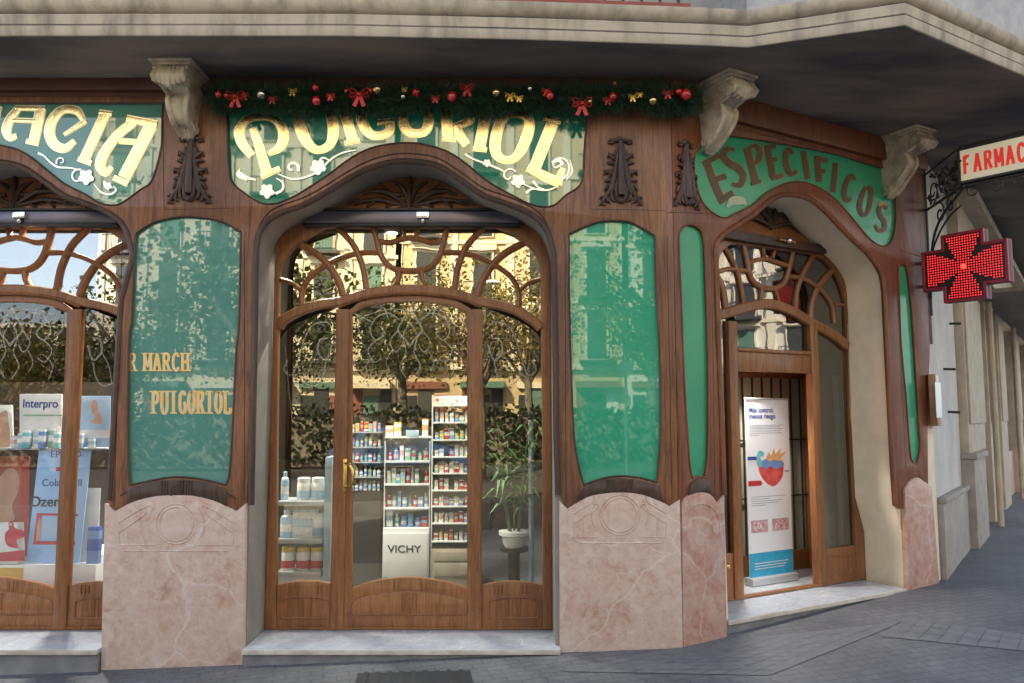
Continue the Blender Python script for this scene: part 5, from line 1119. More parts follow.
# ------------------------------------------------------------------ roll-up banner
BN = Plane(*B.w(0, 0, -.66)[:2], 30)
bz = BN.hit(750, 582)[1]; bz = ZB + .004
Y = lambda u, v: BN.hit(u, v)
t = thing('roll_up_banner', 'tall narrow white banner with a red heart drawing standing in the side entrance', 'banner', tuple(BN.w(Y(770, 582)[0], ZB, 0)), R(30))
l, r = Y(747, 490)[0], Y(790.5, 490)[0]; zt_ = Y(767, 400)[1]; zh = ZB + .065
bm = NB(); pbox(bm, BN, l, r, zh, zt_, 0, .004); sheet = obj('sheet', bm, pm('banner_white', (.78, .79, .80), (.74, .75, .77), 2, .4), t)
bm = NB(); pbox(bm, BN, l - .012, r + .012, ZB + .002, zh - .001, -.05, .05, .012); obj('base', bm, SHG, t)
bm = NB(); pbox(bm, BN, l, r, zt_ + .0005, zt_ + .018, -.006, .012, .004); obj('top_rail', bm, SHG, t)
f = lambda x, y: (l + (r - l) * x, zt_ - (zt_ - zh) * y)
def bart(name, pts, m, k=0, smooth=False):
    q = [f(*p) for p in (cr(pts, True, 5) if smooth else pts)]; return obj(name, fill(BN, q, [], .0042 + k * .0006, .0046 + k * .0006), m, sheet)
def btext(s, x, y, sz, m, **k): a = f(x, y); return text3(s, sz, BN.w(a[0], a[1], .0050), m, 'lettering', sheet, plane=BN, th=.0003, align='LEFT', **k)
btext('Más control,', .08, .06, .058, INKB, bold=.0012, stretch=(1.0, 1)); btext('menos riesgo', .08, .095, .058, INKB, bold=.0012, stretch=(1.0, 1))
GREYT = pm('print_grey', (.42, .44, .48), rough=.5)
for k, (y, x1_) in enumerate(((.145, .85), (.155, .78), (.165, .84), (.178, .80), (.19, .82), (.202, .3), (.553, .88), (.565, .5), (.577, .8), (.589, .72), (.601, .4))): bart('text_line', [(.08, y), (x1_, y), (x1_, y + .004), (.08, y + .004)], GREYT)
bart('heart', [(.26, .39), (.36, .375), (.5, .385), (.66, .375), (.82, .375), (.84, .41), (.80, .45), (.70, .485), (.58, .50), (.44, .48), (.32, .44)], pm('heart_red', (.60, .05, .05), (.70, .13, .12), 14, .4), 0, True)
bart('heart_vessel', [(.25, .38), (.22, .34), (.26, .30), (.33, .292), (.40, .31), (.36, .325), (.31, .33), (.34, .35), (.44, .345), (.46, .375), (.36, .385)], plain('teal'), 1, True)
bart('heart_vessel', [(.34, .355), (.48, .34), (.64, .35), (.82, .36), (.84, .385), (.66, .40), (.52, .385), (.40, .40)], plain('blue'), 2, True)
bart('splash', [(.44, .335), (.50, .30), (.56, .325), (.62, .28), (.66, .315), (.80, .275), (.76, .315), (.92, .30), (.78, .345), (.86, .36), (.64, .35), (.5, .355)], plain('orange'), 3)
bart('tag_blue', [(.02, .325), (.22, .325), (.22, .345), (.02, .345)], INKB, 4); bart('tag_red', [(.02, .462), (.30, .462), (.34, .478), (.30, .492), (.02, .492)], INKR, 4); bart('tag_lilac', [(.86, .41), (.97, .41), (.97, .422), (.86, .422)], plain('lilac'), 4)
for x in (.06, .54):
    bart('photo_print', [(x, .685), (x + .38, .685), (x + .38, .755), (x, .755)], pm('print_pink', (.62, .45, .45), (.40, .22, .22), 25, .4)); bart('photo_print', [(x + .06, .70), (x + .32, .70), (x + .32, .742), (x + .06, .742)], pm('print_photo', (.75, .72, .7), (.5, .10, .10), 40, .4), 1)
bart('blue_footer', [(.0, .868), (1, .868), (1, 1), (.0, 1)], pm('footer_blue', (.04, .38, .60), rough=.4))
for y in (.925, .94, .955): bart('text_line', [(.12, y), (.88 - (y - .925) * 3, y), (.88 - (y - .925) * 3, y + .004), (.12, y + .004)], SHW, 1)
# printed details: dark blue bands and small marks that the photograph shows on the window packs and the tiered shelf
art(DW, thing_poster_big, 'printed_portrait', [(-8, 520), (-6, 492), (2, 474), (12, 468), (19, 476), (18, 492), (12, 506), (14, 520)], SKIN, -.0676, smooth=True)
# ------------------------------------------------------------------ garland
gpl = A; rg = random.Random(11)
g0 = gpl.hit(209, 97, .16); g1 = gpl.hit(702, 97, .16)
gt = thing('christmas_garland', 'dark green fir garland with red and gold baubles above the centre sign', 'garland', tuple(gpl.w((g0[0] + g1[0]) / 2, g0[1], .16)))
def gpath(f): s = g0[0] + (g1[0] - g0[0]) * f; return Vector(gpl.w(s, g0[1] + .012 * math.sin(f * 31) - .008, .15 + .015 * math.sin(f * 17)))
bm = NB(); tube(bm, [gpath(k / 60) for k in range(61)], .03, 6)
for k in range(44000):
    f = rg.random(); p = gpath(f); a = rg.uniform(0, 6.283); r0 = rg.uniform(.0, .100 + .03 * math.sin(f * 57) * math.sin(f * 23)); e = Vector((rg.uniform(-.35, .35), math.cos(a), math.sin(a))).normalized(); p = p + e * r0
    l = rg.uniform(.03, .055); d = (e + Vector((rg.uniform(-.8, .8), rg.uniform(-.4, .4), rg.uniform(-.4, .4)))).normalized(); s = d.orthogonal().normalized() * .0022
    if rg.random() < .5: s = d.cross(s).normalized() * .0022
    v = [bm.verts.new(x) for x in (p - s, p + s, p + d * l)]; bm.faces.new(v)
obj('fir_needles', bm, pm('fir', (.008, .030, .012), (.018, .055, .02), 30, .6), gt)
BRED = pm('bauble_red', (.55, .01, .015), rough=.15, coat=1); BGOLD = pm('bauble_gold', (.85, .62, .28), rough=.18, metal=1); BSIL = pm('bauble_silver', (.75, .68, .6), rough=.2, metal=1)
RIB = pm('ribbon_red', (.62, .02, .015), (.45, .01, .01), 12, .4); RIBG = pm('ribbon_gold', (.70, .48, .10), (.5, .32, .05), 12, .35, .7)
for u, v, r, m in ((218, 94, 3.2, BRED), (226, 95, 2.4, BRED), (261, 94, 4.6, BSIL), (315, 87, 3, BRED), (316, 100, 4, BRED), (377, 89, 4.4, BGOLD), (416, 92, 3.8, BRED), (452, 96, 4.6, BRED), (346, 90, 2, BRED), (370, 90, 2.4, BRED), (403, 96, 2.5, BSIL), (496, 92, 4, BGOLD), (550, 95, 3.6, BRED), (613, 96, 3.8, BRED), (615, 83, 2, BRED), (653, 100, 4, BGOLD), (686, 94, 5, BRED), (679, 91, 3, BRED), (530, 88, 2.4, BSIL), (590, 101, 2.4, BGOLD)):
    s, t = A.hit(u, v, .235); bm = NB(); blob(bm, A.w(s, t, .225), r / 148 * 1.15, 14); 
    b = obj('bauble', bm, m, gt); bm = NB(); tube(bm, [A.w(s, t + r / 148 * .9, .225), A.w(s, t + r / 148 + .012, .222)], .006, 6); obj('cap', bm, BRASS, b)
for u, v, sz, m in ((235, 96, 10, RIB), (244, 94, 5, RIB), (272, 98, 5, RIB), (330, 95, 5, RIB), (435, 97, 5, RIB), (546, 90, 5, RIB), (608, 99, 5, RIB), (668, 92, 6, RIB), (359, 94, 11, RIB), (292, 90, 8, RIBG), (467, 87, 8, RIB), (510, 95, 9, RIBG), (519, 97, 7, RIBG), (582, 103, 11, RIB), (633, 96, 8, RIBG), (640, 93, 6, RIBG), (404, 88, 5, RIBG)):
    s, t = A.hit(u, v, .24); q = sz / 148 * (1.45 if m is RIB else .9); bm = NB()
    for d in (-1, 1):
        for ang in (.5, -.2): 
            pts = [(s, t), (s + d * q * .35, t + q * (.35 * ang + .15)), (s + d * q * .6, t + q * ang * .6), (s + d * q * .35, t + q * (ang * .2 - .15)), (s, t)]
            strip(bm, A, cr(pts, n=4), [(-.001, 0), (-.001, q * .30), (.001, q * .30), (.001, 0)], False, .215)
        pts = [(s, t), (s + d * q * .12, t - q * .3), (s + d * q * .3, t - q * .75)]; ribbon(bm, A, pts, [q * .18, q * .22, q * .25], .232, .001, px=False)
    blob(bm, A.w(s, t, .238), q * .13, 8); obj('bow', bm, m, gt)

# ------------------------------------------------------------------ projecting FARMACIA light box and LED cross
def ray_y(u, v, y):
    a = (u - 512) / FPX; b = (341.5 - v) / FPX; cp, sp = math.cos(PITCH), math.sin(PITCH); d = Vector((a, cp - b * sp, sp + b * cp)); return Vector((0, -DIST, CAMZ)) + d * ((y + DIST) / d.y)
FY = .68; FX = ray_y(959, 166, FY).x; zb_f, zt_f = ray_y(959, 183, FY).z, ray_y(959, 150, FY).z
FPl = Plane(FX, FY, -50)      # s runs from the wall towards the street
fs = thing('pharmacy_light_box', 'lit white box sign with red letters FARMACIA projecting on a wrought iron bracket', 'sign', tuple(FPl.w(.33, zb_f, -.06)), R(-50))
L_ = .635; Hh = zt_f - zb_f
bm = NB(); pbox(bm, FPl, 0, L_, zb_f, zt_f, -.14, -.006, .004); case = obj('case', bm, IRON, fs)
bm = NB(); strip(bm, FPl, [(0.0, zb_f), (L_, zb_f), (L_, zt_f), (0.0, zt_f)], flat(.010, .014, -.02), True, -.004); obj('frame', bm, IRON, case)
bm = NB(); pbox(bm, FPl, .011, L_ - .011, zb_f + .011, zt_f - .011, -.0055, -.001); face = obj('face', bm, emit('light_box_face', (.60, .56, .40), .08), fs)
REDL = emit('neon_red', (.60, .03, .02), .12)
SL['F'] = [[(.2, 0), (.2, 1)], [(.2, .96), (.85, .96)], [(.2, .52), (.7, .52)]]
bm = NB(); kk = 0
for i, ch in enumerate('FARMACIA'):
    for st_2 in SL[ch]:
        ribbon(bm, FPl, [((i + .14 + .74 * x) * (L_ - .04) / 8 + .02, (zb_f + zt_f) / 2 - .072 + .144 * y) for x, y in st_2], [.021] * len(st_2), .001 + kk * .0001, .004, px=False, smooth=len(st_2) > 2, n=3); kk += 1
obj('lettering', bm, REDL, face)
TUBEY = emit('neon_tube', (1.0, .55, .2), .8)
# wrought iron bracket: one plane from the wall to the box, scrolls below the box
bdir = Vector((FX - _e.x, FY - _e.y)); BL = bdir.length
BRP = Plane(_e.x, _e.y, math.degrees(math.atan2(bdir.y, bdir.x)))
bm = NB()
def rr(pts, r=.009, P_=None): tube(bm, [(P_ or BRP).w(a, z, -.03) for a, z in pts], r, 7)
rr([(0, zb_f - .02), (BL, zb_f - .02)], .012); rr([(0, zt_f + .03), (BL, zt_f + .03)], .010); rr([(BL, zb_f - .02), (BL, zt_f + .03)], .010)
rr([(0, zb_f - .02), (L_ + .05, zb_f - .02)], .012, FPl); rr([(0, zt_f + .03), (L_ + .05, zt_f + .03)], .010, FPl)
def scr(cx, cz, r, a0, sg, turns=1.2, rad=.007, P_=None): rr([(cx + r * (1 - k / 20 * .75) * math.cos(a0 + sg * turns * 6.283 * k / 20), cz + r * (1 - k / 20 * .75) * math.sin(a0 + sg * turns * 6.283 * k / 20)) for k in range(21)], rad, P_)
scr(.18, zb_f + .10, .10, -1.5, 1); scr(.40, zb_f + .13, .10, -1.6, -1); scr(.62, zb_f + .10, .09, -1.6, 1); scr(.30, zb_f - .12, .09, 1.5, -1); scr(.52, zb_f - .10, .07, 1.5, 1)
for k in range(4): scr(.08 + k * .16, zb_f - .075, .05, 1.5, (-1) ** k, 1.2, .006, FPl)
rr(cr([(.02, zb_f - .80), (.08, zb_f - .42), (.28, zb_f - .18), (BL, zb_f - .03)], n=6), .011); rr(cr([(.02, zb_f - .5), (.2, zb_f - .32), (.45, zb_f - .20), (.7, zb_f - .16)], n=5), .008)
rr([(.012, zb_f - .95), (.012, zt_f + .1)], .012); scr(.14, zb_f - .55, .08, 2.5, 1); w_ = 0.0
rl = random.Random(2)
for k in range(22):     # iron leaves and flowers on the scrolls
    a = rl.uniform(.1, .78); z = zb_f + rl.uniform(-.03, .24); 
    for j in range(4):
        an = rl.uniform(0, 6.28); p = BRP.w(a, z, -.03 + rl.uniform(-.02, .03)); d = Vector((rl.uniform(-.3, .3), math.cos(an), math.sin(an))) * rl.uniform(.02, .05); tube(bm, [p, p + d * .5, p + d], [.004, .012, .003], 5)
tag(obj('sign_bracket', bm, IRON), 'black wrought iron scroll bracket holding the lit FARMACIA box at the building corner', 'bracket')
# cross
P0 = Vector((3.44, 1.3)); ang = -56
XC = Plane(3.44, 1.30, ang)
def xh(u, v): return XC.hit(u, v, 0)
c1 = xh(921, 251.6); c2 = xh(922, 292); c3 = xh(1007, 238); c4 = xh(1007, 280.5); cT = xh(960, 232); cB = xh(968, 300.5)
print('cross', c1, c2, c3, c4, cT, cB)
cs, cz = (c1[0] + c3[0]) / 2, (cT[1] + cB[1]) / 2; Wc = (c3[0] - c1[0]) / 2; hc = Wc * .50; Wv = max((cT[1] - cB[1]) / 2, Wc * .8)
print('cross size', Wc, Wv)
def crossP(W, V_, h, g_=0): return [(cs - h, cz + V_), (cs + h, cz + V_), (cs + h, cz + h), (cs + W, cz + h), (cs + W, cz - h), (cs + h, cz - h), (cs + h, cz - V_), (cs - h, cz - V_), (cs - h, cz - h), (cs - W, cz - h), (cs - W, cz + h), (cs - h, cz + h)]
xt = thing('led_cross', 'red lit LED pharmacy cross in a glossy red case on the corner of the building', 'cross sign', tuple(XC.w(cs, cz - Wv, -.05)), R(ang))
REDC = pm('case_red', (.13, .006, .012), rough=.55)
obj('case', fill(XC, crossP(Wc, Wv, hc), [], -.085, -.01, .006), REDC, xt)
bm = NB(); strip(bm, XC, crossP(Wc - .012, Wv - .012, hc - .012), flat(.012, .014, -.01), True, -.008); obj('rim', bm, pm('rim_red', (.26, .012, .028), rough=.45), xt)
fc = obj('face', fill(XC, crossP(Wc - .024, Wv - .024, hc - .024), [], -.0095, -.006), pm('led_board', (.020, .006, .008), rough=.35), xt)
LEDM = emit('led_red', (1, .02, .025), .5); bm = NB(); st = .0205; n = int(Wc / st) + 1
for i in range(-n, n + 1):
    for j in range(-n, n + 1):
        x, y = i * st, j * st; ax, ay = abs(x), abs(y); m1, m2 = max(ax, ay), min(ax, ay); lim = Wc - .034 if ax >= ay else Wv - .034
        if m1 <= lim and m2 <= .035 + m1 * .42 and m2 < hc - .03:
            p = XC.w(cs + x, cz + y, -.0055); r = .0056; q = [bm.verts.new(XC.w(cs + x + r * math.cos(k * 1.0472), cz + y + r * math.sin(k * 1.0472), -.0045)) for k in range(6)]; t_ = bm.verts.new(XC.w(cs + x, cz + y, -.002))
            for k in range(6): bm.faces.new((q[k], q[(k + 1) % 6], t_))
o = obj('led_dots', bm, LEDM, xt); o['kind'] = 'stuff'
bm = NB(); blob(bm, XC.w(cs - .0, cz - .0, -.004), .022, 10, (1, 1, 1)); obj('centre_lamp', bm, emit('led_centre', (1, .02, .01), 1.6), xt)
bm = NB()
for z in (cz - hc * .6, cz + hc * .6): tube(bm, [XC.w(cs - Wc - .0, z, -.07), B.w(BEND - .01, z, -.03)], .014, 8)
obj('mounting_arm', bm, IRON, xt)

# ------------------------------------------------------------------ side street: neighbouring fronts beyond the corner
WW = pm('white_wall', (.55, .53, .49), (.45, .43, .40), 2.5, .85, bmp=.15); BEI = pm('beige_stone', (.52, .45, .34), (.40, .35, .27), 5, .8, bmp=.25); PLN = pm('plinth_stone', (.34, .30, .26), (.26, .23, .20), 7, .7, bmp=.3)
nb = thing('side_street_building', 'pale side street building of white wall, beige pilasters and stone plinth beyond the corner', 'building', tuple(C.w(6, 0, 0)), R(53.5))
bm = NB(); pbox(bm, C, .0, 1.62, -.1, Z_SOF + .3, -.35, 0); pbox(bm, C, 1.62, 30, -.1, 16, -.9, -.35); obj('wall', bm, WW, nb)
zp = C.hit(945, 498, .06)[1]
bm = NB(); pbox(bm, C, .03, 1.60, -.1, zp - .05, .001, .05, .004); pbox(bm, C, .03, 1.60, zp - .049, zp, .001, .075, .012)
pbox(bm, C, 1.61, 2.62, -.1, 1.14, .001 - .3, .12, .006); pbox(bm, C, 1.60, 2.64, 1.141, 1.20, -.3, .15, .012); obj('plinth', bm, PLN, nb)
bm = NB()
for s_, w in ((1.66, 1.5), (3.75, .35), (5.2, .9), (8.2, .9), (11.5, .9), (15, .9)):
    pbox(bm, C, s_, s_ + w, 1.201 if s_ < 3 else -.1, 3.0, -.34, .08, .006); pbox(bm, C, s_ + .06, s_ + w - .06, 1.5, 2.9, .081, .10, .004)
    for k, (z0, z1, e) in enumerate(((3.001, 3.06, .03), (3.061, 3.2, .0), (3.201, 3.26, .05), (3.261, 3.34, .09))): pbox(bm, C, s_ - e, s_ + w + e, z0, z1, -.34, .08 + e, .006)
pbox(bm, C, 1.5, 30, 3.341, 3.8, -.34, .10, .006); pbox(bm, C, 1.5, 30, 3.801, 3.9, -.34, .28, .01)
obj('pilaster', bm, BEI, nb)
bm = NB()
for s_, e_ in ((2.64, 3.54), (4.01, 5.19), (6.11, 8.19), (9.11, 11.49)): pbox(bm, C, s_, e_, -.1, 1.0, -.345, -.02, .004)
obj('marble_dado', bm, MARBR, nb)
bm = NB()
for s_, e_ in ((4.01, 5.19), (6.11, 8.19), (9.11, 11.49)): pbox(bm, C, s_ + .1, e_ - .1, 1.001, 3.0, -.34, -.25)
obj('doorway', bm, pm('doorway_dark', (.035, .033, .036), rough=.4), nb)
bm = NB(); pbox(bm, C, 3.0, 18, 3.0, 3.05, .1, .95); pbox(bm, C, 3.0, 18, 4.0, 4.18, .0, 1.0, .02); obj('balcony', bm, pm('balcony_grey', (.24, .21, .18), rough=.8), nb)
bm = NB()
for s_, z in ((.75, 2.02), (.9, 1.62), (1.3, 2.5)): tube(bm, [C.w(s_, z, .002), C.w(s_ + .02, z - .005, .10)], .012, 6)
obj('wall_hook', bm, IRON, nb)
for s_ in (3.45, 7.0): bm = NB(); tube(bm, [C.w(s_, -.1, .16), C.w(s_, 2.95, .16)], .035, 8); obj('drain_pipe', bm, BEI, nb)
a, b = C.hit(927.5, 372, .06), C.hit(938, 426, .06)
t = thing('display_case', 'small wooden framed notice case on the white side wall', 'notice case', tuple(C.w(a[0] + .1, b[1], .03)), R(53.5))
bm = NB(); pbox(bm, C, max(a[0], .03), b[0] + .0, b[1], a[1], .002, .06, .006); cs_ = obj('case', bm, WDOOR, t); bm = NB(); pbox(bm, C, max(a[0], .03) + .06, b[0] - .06, b[1] + .07, a[1] - .07, .0602, .064); obj('notice', bm, SHW, cs_)
for k, (s_, w, c, h) in enumerate(((13, .6, 'white', 2.2),)):
    t = thing('white_panel', 'small bright white panel far down the side street front', 'panel', tuple(C.w(s_, 1.2, .3))); bm = NB(); pbox(bm, C, 7.2, 7.5, 1.2, 1.85, .28, .30); obj('board', bm, WHITE, t)

# ------------------------------------------------------------------ the street behind the camera (seen in the glass)
def opp_building(x0, x1, y, z1, floors, bay, wallm, lab, facing='y', depth=10, name='apartment_building', trim=None, shut=None):
    """block whose front looks towards the pharmacy; facing 'y' looks +y, 'x' looks -x"""
    trim = trim or STONE
    if facing == 'y': M = Matrix.Translation((x0, y, 0))
    else: M = Matrix.Translation((x0, y, 0)) @ Matrix.Rotation(R(90), 4, 'Z')
    Wd_ = x1 - x0 if facing == 'y' else x1
    t = thing(name, lab, 'building', tuple(M @ Vector((Wd_ / 2, -depth / 2, 0))))
    bm = NB(); box(bm, 0, -depth, -.3, Wd_, 0, z1, M); obj('wall', bm, wallm, t)
    bm = NB(); fh = (z1 - 4.2) / floors
    box(bm, -.1, .001, z1 - .5, Wd_ + .1, .5, z1 - .1, M, .05); box(bm, -.1, .001, 3.9, Wd_ + .1, .3, 4.2, M, .03)
    for k in range(1, floors): box(bm, 0, .001, 4.2 + fh * k - .12, Wd_, .14, 4.2 + fh * k + .08, M)
    n = int(Wd_ / bay); 
    for i in range(0, n + 1): box(bm, i * Wd_ / n - .2, .001, 4.2, i * Wd_ / n + .2, .09, z1 - .5, M)
    obj('cornice', bm, trim, t)
    glass = _WG
    for i in range(n):
        cx = (i + .5) * Wd_ / n
        for k in range(floors):
            z = 4.2 + fh * k
            bm = NB(); box(bm, cx - .62, .002, z + .25, cx + .62, .12, z + fh * .86, M)
            box(bm, cx - .80, .002, z + fh * .86, cx + .80, .3, z + fh * .94, M)
            w = obj('window', bm, trim, t)
            bm = NB(); box(bm, cx - .5, .1202, z + .3, cx + .5, .13, z + fh * .82, M); obj('pane', bm, shut if (shut and (i + k) % 3 == 0) else glass, w)
            if (i + k) % 2 == 0 or k == 0:
                bm = NB(); box(bm, cx - .95, .12, z + .05, cx + .95, .85, z + .2, M); box(bm, cx - .95, .80, z + 1.0, cx + .95, .85, z + 1.06, M)
                for q in range(12): box(bm, cx - .93 + q * .165, .81, z + .2, cx - .91 + q * .165, .84, z + 1.0, M)
                obj('balcony', bm, _WI, t)
        for q, (xa, xb, ma) in enumerate(((-1.1, -.45, [glass, _WR][i % 2]), (-.38, .40, [_WI, glass, SHT][i % 3]), (.47, 1.1, [_WR, glass, _WI, WHITE][i % 4]))):
            bm = NB(); box(bm, cx + xa, .002, .1 + .4 * (q != 1), cx + xb, .08, 2.6 + .3 * ((i + q) % 2), M); obj('shop_front', bm, ma, t)
        bm = NB(); box(bm, cx - 1.15, .002, 2.95, cx + 1.15, .25 + .7 * (i % 2), 3.3, M); obj('awning', bm, [_WR, SHT, trim][i % 3], t)
    return t
_WG = pm('far_window', (.05, .055, .06), rough=.3, spec=.3); _WI = pm('far_iron', (.05, .05, .05), rough=.6); _WR = pm('far_shop_red', (.22, .08, .05), rough=.6)
OCH = pm('far_ochre', (.56, .45, .28), (.48, .37, .22), .5, .9); CRM = pm('far_cream', (.66, .58, .44), (.56, .48, .35), .5, .9); WHF = pm('far_white', (.66, .64, .58), (.56, .54, .48), .5, .9); SHT = pm('far_shutter', (.10, .20, .16), rough=.7); TRM = pm('far_trim', (.70, .64, .52), (.60, .54, .42), .6, .9)
opp_building(-22.3, -6.2, -36, 19, 5, 2.6, CRM, 'cream apartment block with shutters across the street behind the trees', trim=TRM, shut=SHT)
opp_building(-6.15, 6, -36, 21, 5, 2.5, OCH, 'ochre apartment block facing the pharmacy across the street', trim=TRM)
opp_building(6.05, 20, -36, 20, 5, 2.5, WHF, 'whitish apartment block with balconies across the street to the right', trim=TRM, shut=SHT)
opp_building(20.1, 34, -36, 18, 5, 2.8, CRM, 'cream apartment block at the far right end of the opposite row', trim=TRM)
opp_building(40, 30, -34, 17, 5, 2.6, WHF, 'whitish block closing the street at the right end', facing='x', trim=TRM, shut=SHT)
opp_building(-62, -34, -75, 11, 3, 2.8, OCH, 'low ochre building far across the square on the left', trim=TRM)

BARK = pm('bark', (.12, .10, .08), (.20, .18, .14), 6, .9, bmp=.4, stretch=(1, 1, .3))
def leafm(name, a, b):
    m, t, p = newmat(name); oi = node(t, 'ShaderNodeTexCoord'); f = nz(t, oi.outputs['Object'], 1.4, 3); f2 = nz(t, oi.outputs['Object'], 9, 2)
    c = mixc(t, ramp(t, f2, [(.35, (0, 0, 0)), (.65, (1, 1, 1))]), a, b); t.links.new(c, p.inputs['Base Color']); p.inputs['Roughness'].default_value = .6
    tr = node(t, 'ShaderNodeBsdfTranslucent'); t.links.new(c, tr.inputs[0]); mx = node(t, 'ShaderNodeMixShader'); mx.inputs[0].default_value = .35; t.links.new(p.outputs[0], mx.inputs[1]); t.links.new(tr.outputs[0], mx.inputs[2]); t.links.new(mx.outputs[0], t.nodes['Material Output'].inputs[0]); return m
LG = leafm('leaf_green', (.03, .05, .012), (.085, .10, .02)); LY = leafm('leaf_autumn', (.22, .16, .03), (.09, .09, .018))
def tree(x, y, h, rc, n, seed, mat_, lab, dens=.13, z0=None):
    rt = random.Random(seed); zb_ = z0 if z0 is not None else gz(x, y); t = thing('plane_tree', lab, 'tree', (x, y, zb_))
    bm = NB(); fk = h * .38; base = Vector((x, y, zb_)); tube(bm, [base + Vector((0, 0, -.2)), base + Vector((.05, 0, fk * .5)), base + Vector((0, .08, fk))], [.22, .17, .15], 10); cl = []
    for k in range(9):
        a = k * .7 + rt.uniform(-.3, .3); l = rc * rt.uniform(.6, 1); up_ = rt.uniform(.3, 1) * (h - fk) * .9
        p0 = base + Vector((0, .05, fk * rt.uniform(.85, 1))); p2 = base + Vector((math.cos(a) * l, math.sin(a) * l, fk + up_)); p1 = p0.lerp(p2, .5) + Vector((0, 0, .4)); tube(bm, [p0, p1, p2], [.09, .05, .018], 6)
        for q in range(4):
            b0 = p0.lerp(p2, .35 + .18 * q); b1 = b0 + Vector((rt.uniform(-1, 1), rt.uniform(-1, 1), rt.uniform(-.2, .9))) * rc * .42; tube(bm, [b0, b1], [.03, .01], 5); cl += [b1, b0.lerp(b1, .6)]
        cl.append(p2)
    obj('trunk', bm, BARK, t); bm = NB()
    for k in range(n):
        c = rt.choice(cl); p = c + Vector((rt.gauss(0, 1), rt.gauss(0, 1), rt.gauss(0, .8))) * rc * .17; s = dens * rt.uniform(.6, 1.3)
        u_ = Vector((rt.gauss(0, 1), rt.gauss(0, 1), rt.gauss(0, 1))).normalized(); v_ = u_.orthogonal().normalized(); w_2 = u_.cross(v_)
        bm.faces.new([bm.verts.new(p + v_ * s * .5), bm.verts.new(p + w_2 * s * .45), bm.verts.new(p - v_ * s * .55), bm.verts.new(p - w_2 * s * .45)])
    o = obj('crown', bm, mat_, t); return t
for k, (x, y, h, rc, n, m, lab) in enumerate(((-9.5, -24.5, 7.2, 2.6, 3600, LG, 'green street tree before the cream block, left of the ochre one'), (-4.2, -24, 8.0, 2.8, 4200, LG, 'green street tree before the ochre block, left of its middle'), (.6, -23.5, 8, 2.4, 2200, LY, 'thin yellowing street tree straight across from the main door'), (5.2, -24, 7.5, 2.4, 2600, LY, 'yellowing street tree before the whitish block'),
                                        (10.5, -23.5, 8, 2.8, 4200, LG, 'green street tree to the right of the whitish block'), (-17.5, -25, 4.9, 3.2, 7000, LG, 'broad low green tree at the left end of the opposite pavement'), (-24, -27, 5.2, 3.8, 8000, LG, 'large green tree on the square, nearest the left block'), (-33, -34, 6.0, 4.4, 8000, LG, 'large green tree far left on the square'), (-15, -20, 5.2, 2.6, 5000, LY, 'small yellowing tree at the left kerb'), (21, -22, 8.5, 3.2, 5000, LG, 'green street tree far to the right'), (28, -20, 8, 3, 5000, LY, 'yellowing street tree near the right end of the street'))):
    tree(x, y, h, rc, n, 40 + k, m, lab)
tree(-5.2, -10.6, 7.8, 2.4, 2000, 71, LG, 'green street tree at the near kerb, close to the pharmacy, left', .14)
tree(3.9, -12.5, 6.6, 2.2, 2300, 72, LY, 'thin yellowing tree in the near kerb row, right of the main door axis', .11)
tree(-.9, -15.5, 6.4, 2.3, 2200, 73, LY, 'thin yellowing tree in the near kerb row, straight across from the main door', .11)
tree(-9.6, -14, 5.6, 2.0, 2600, 74, LG, 'small green tree in the near kerb row, furthest left', .12)
t = thing('added_hedge', 'long dark green hedge added along the far kerb to darken the reflections', 'hedge', (0, -21.2, 0)); bm = NB(); rh = random.Random(9)  # unseen hedge added so the glass reflects a dark band low down
for k in range(26000):
    p = Vector((rh.uniform(-26, 26), -21.2 + rh.uniform(-.45, .5), rh.uniform(-.1, 1.75 + .2 * math.sin(k)))); p.y += .0; s_ = .09; u_ = Vector((rh.gauss(0, 1), rh.gauss(0, 1), rh.gauss(0, 1))).normalized(); v_ = u_.orthogonal().normalized(); w_2 = u_.cross(v_)
    bm.faces.new([bm.verts.new(p + v_ * s_), bm.verts.new(p + w_2 * s_), bm.verts.new(p - v_ * s_), bm.verts.new(p - w_2 * s_)])
obj('foliage', bm, leafm('hedge_leaf', (.016, .028, .010), (.028, .04, .014)), t); bm = NB(); box(bm, -26, -21.5, -.2, 26, -20.95, 1.5); obj('inner_stems', bm, BARK, t)
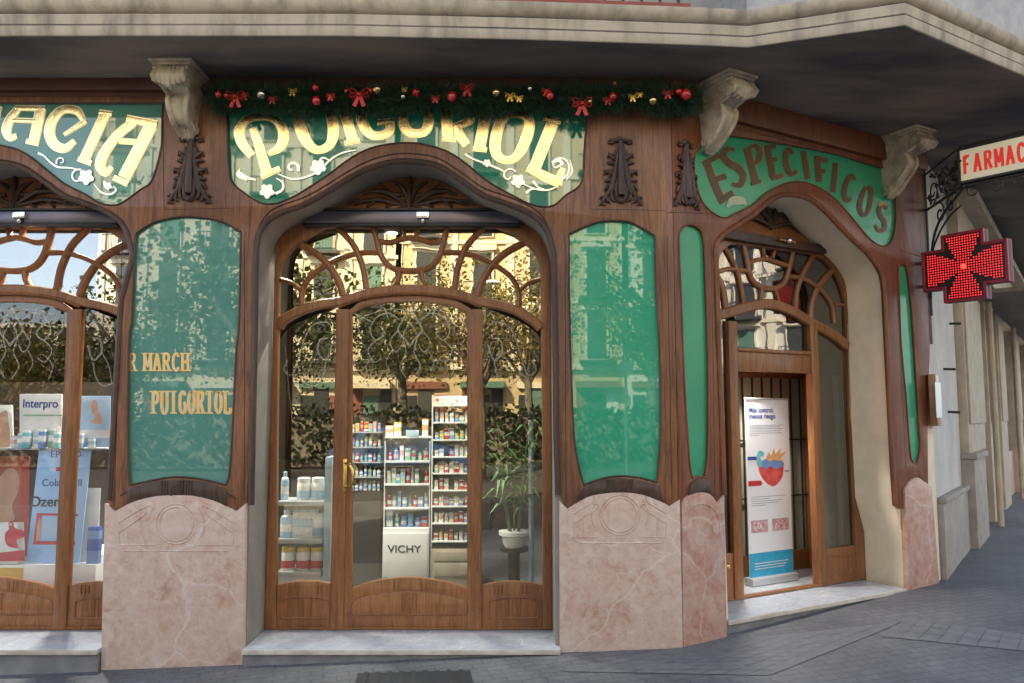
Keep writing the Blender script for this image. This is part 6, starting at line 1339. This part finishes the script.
# shrubs on the square at the left
def parked_car(x, y, rz, body, lab):
    t = thing('parked_car', lab, 'car', (x, y, gz(x, y) - .12), rz, 'cars parked across the street'); Mx = world_of(t)
    prof = [(-2.05, .35), (-2.1, .6), (-2.0, .88), (-1.5, .95), (-1.05, 1.38), (-.6, 1.47), (.35, 1.45), (.95, .98), (1.75, .86), (2.05, .66), (2.08, .35)]
    bm = NB(); L = [[bm.verts.new(Mx @ Vector((px, s * (.86 if pz < 1 else .68), pz))) for px, pz in prof] for s in (-1, 1)]; n = len(prof)
    for i in range(n): bm.faces.new((L[0][i], L[0][(i + 1) % n], L[1][(i + 1) % n], L[1][i]))
    bm.faces.new(L[0]); bm.faces.new(L[1][::-1]); bmesh.ops.bevel(bm, geom=list(bm.edges), offset=.05, segments=2, affect='EDGES'); obj('body', bm, body, t)
    for s in (-1, 1):
        bm = NB(); q = [(-1.15, 1.0), (-.85, 1.34), (.25, 1.35), (.75, 1.0)]; bm.faces.new([bm.verts.new(Mx @ Vector((a, s * (.865 - (b - 1) * .40 + .012), b))) for a, b in q]); r = bmesh.ops.extrude_face_region(bm, geom=list(bm.faces)); bmesh.ops.translate(bm, verts=[v for v in r['geom'] if isinstance(v, bmesh.types.BMVert)], vec=Vector((0, -s * .02, 0))); obj('side_window', bm, BLACK, t)
        for wx in (-1.3, 1.3):
            bm = NB(); tube(bm, [Mx @ Vector((wx, s * .70, .32)), Mx @ Vector((wx, s * .90, .32))], .32, 18); w = obj('wheel', bm, BLACK, t); bm = NB(); tube(bm, [Mx @ Vector((wx, s * .9001, .32)), Mx @ Vector((wx, s * .915, .32))], .19, 14); obj('rim', bm, CHROME, w)
        bm = NB(); blob(bm, Mx @ Vector((2.03, s * .6, .66)), .10, 8); obj('headlight', bm, WHITE, t)
parked_car(-3.3, -17.6, 0, pm('car_blue', (.03, .08, .22), rough=.15, coat=1), 'dark blue parked car at the far kerb, left of the main door axis')
parked_car(17.2, -17.6, math.pi, pm('car_white', (.7, .7, .7), rough=.2, coat=1), 'white parked car at the far kerb, right of the main door axis')
parked_car(9.6, -17.6, 0, pm('car_grey', (.2, .21, .22), rough=.2, coat=1), 'grey parked car at the far kerb, furthest right')
for x, y, lab in ((2.2, -9.9, 'grey signpost with round sign at the near kerb, right'),):
    t = thing('traffic_sign', lab, 'traffic sign', (x, y, gz(x, y))); bm = NB(); tube(bm, [(x, y, -.3), (x, y, 2.75)], .03, 8); obj('pole', bm, WHITE, t); bm = NB(); tube(bm, [(x, y + .035, 2.5), (x, y + .05, 2.5)], .15, 20); obj('disc', bm, WHITE, t)
t = thing('street_lamp', 'tall dark street lamp across the road', 'street lamp', (-1.6, -22.8, gz(-1.6, -22.8))); bm = NB(); tube(bm, [(-1.6, -22.8, -.2), (-1.6, -22.8, 5), (-1.4, -22.6, 6.2), (-.8, -22.2, 6.4)], [.09, .06, .05, .04], 8); obj('pole', bm, IRON, t); bm = NB(); blob(bm, Vector((-.7, -22.1, 6.35)), .22, 10, (1.3, .8, .5)); obj('lantern', bm, WHITE, t)
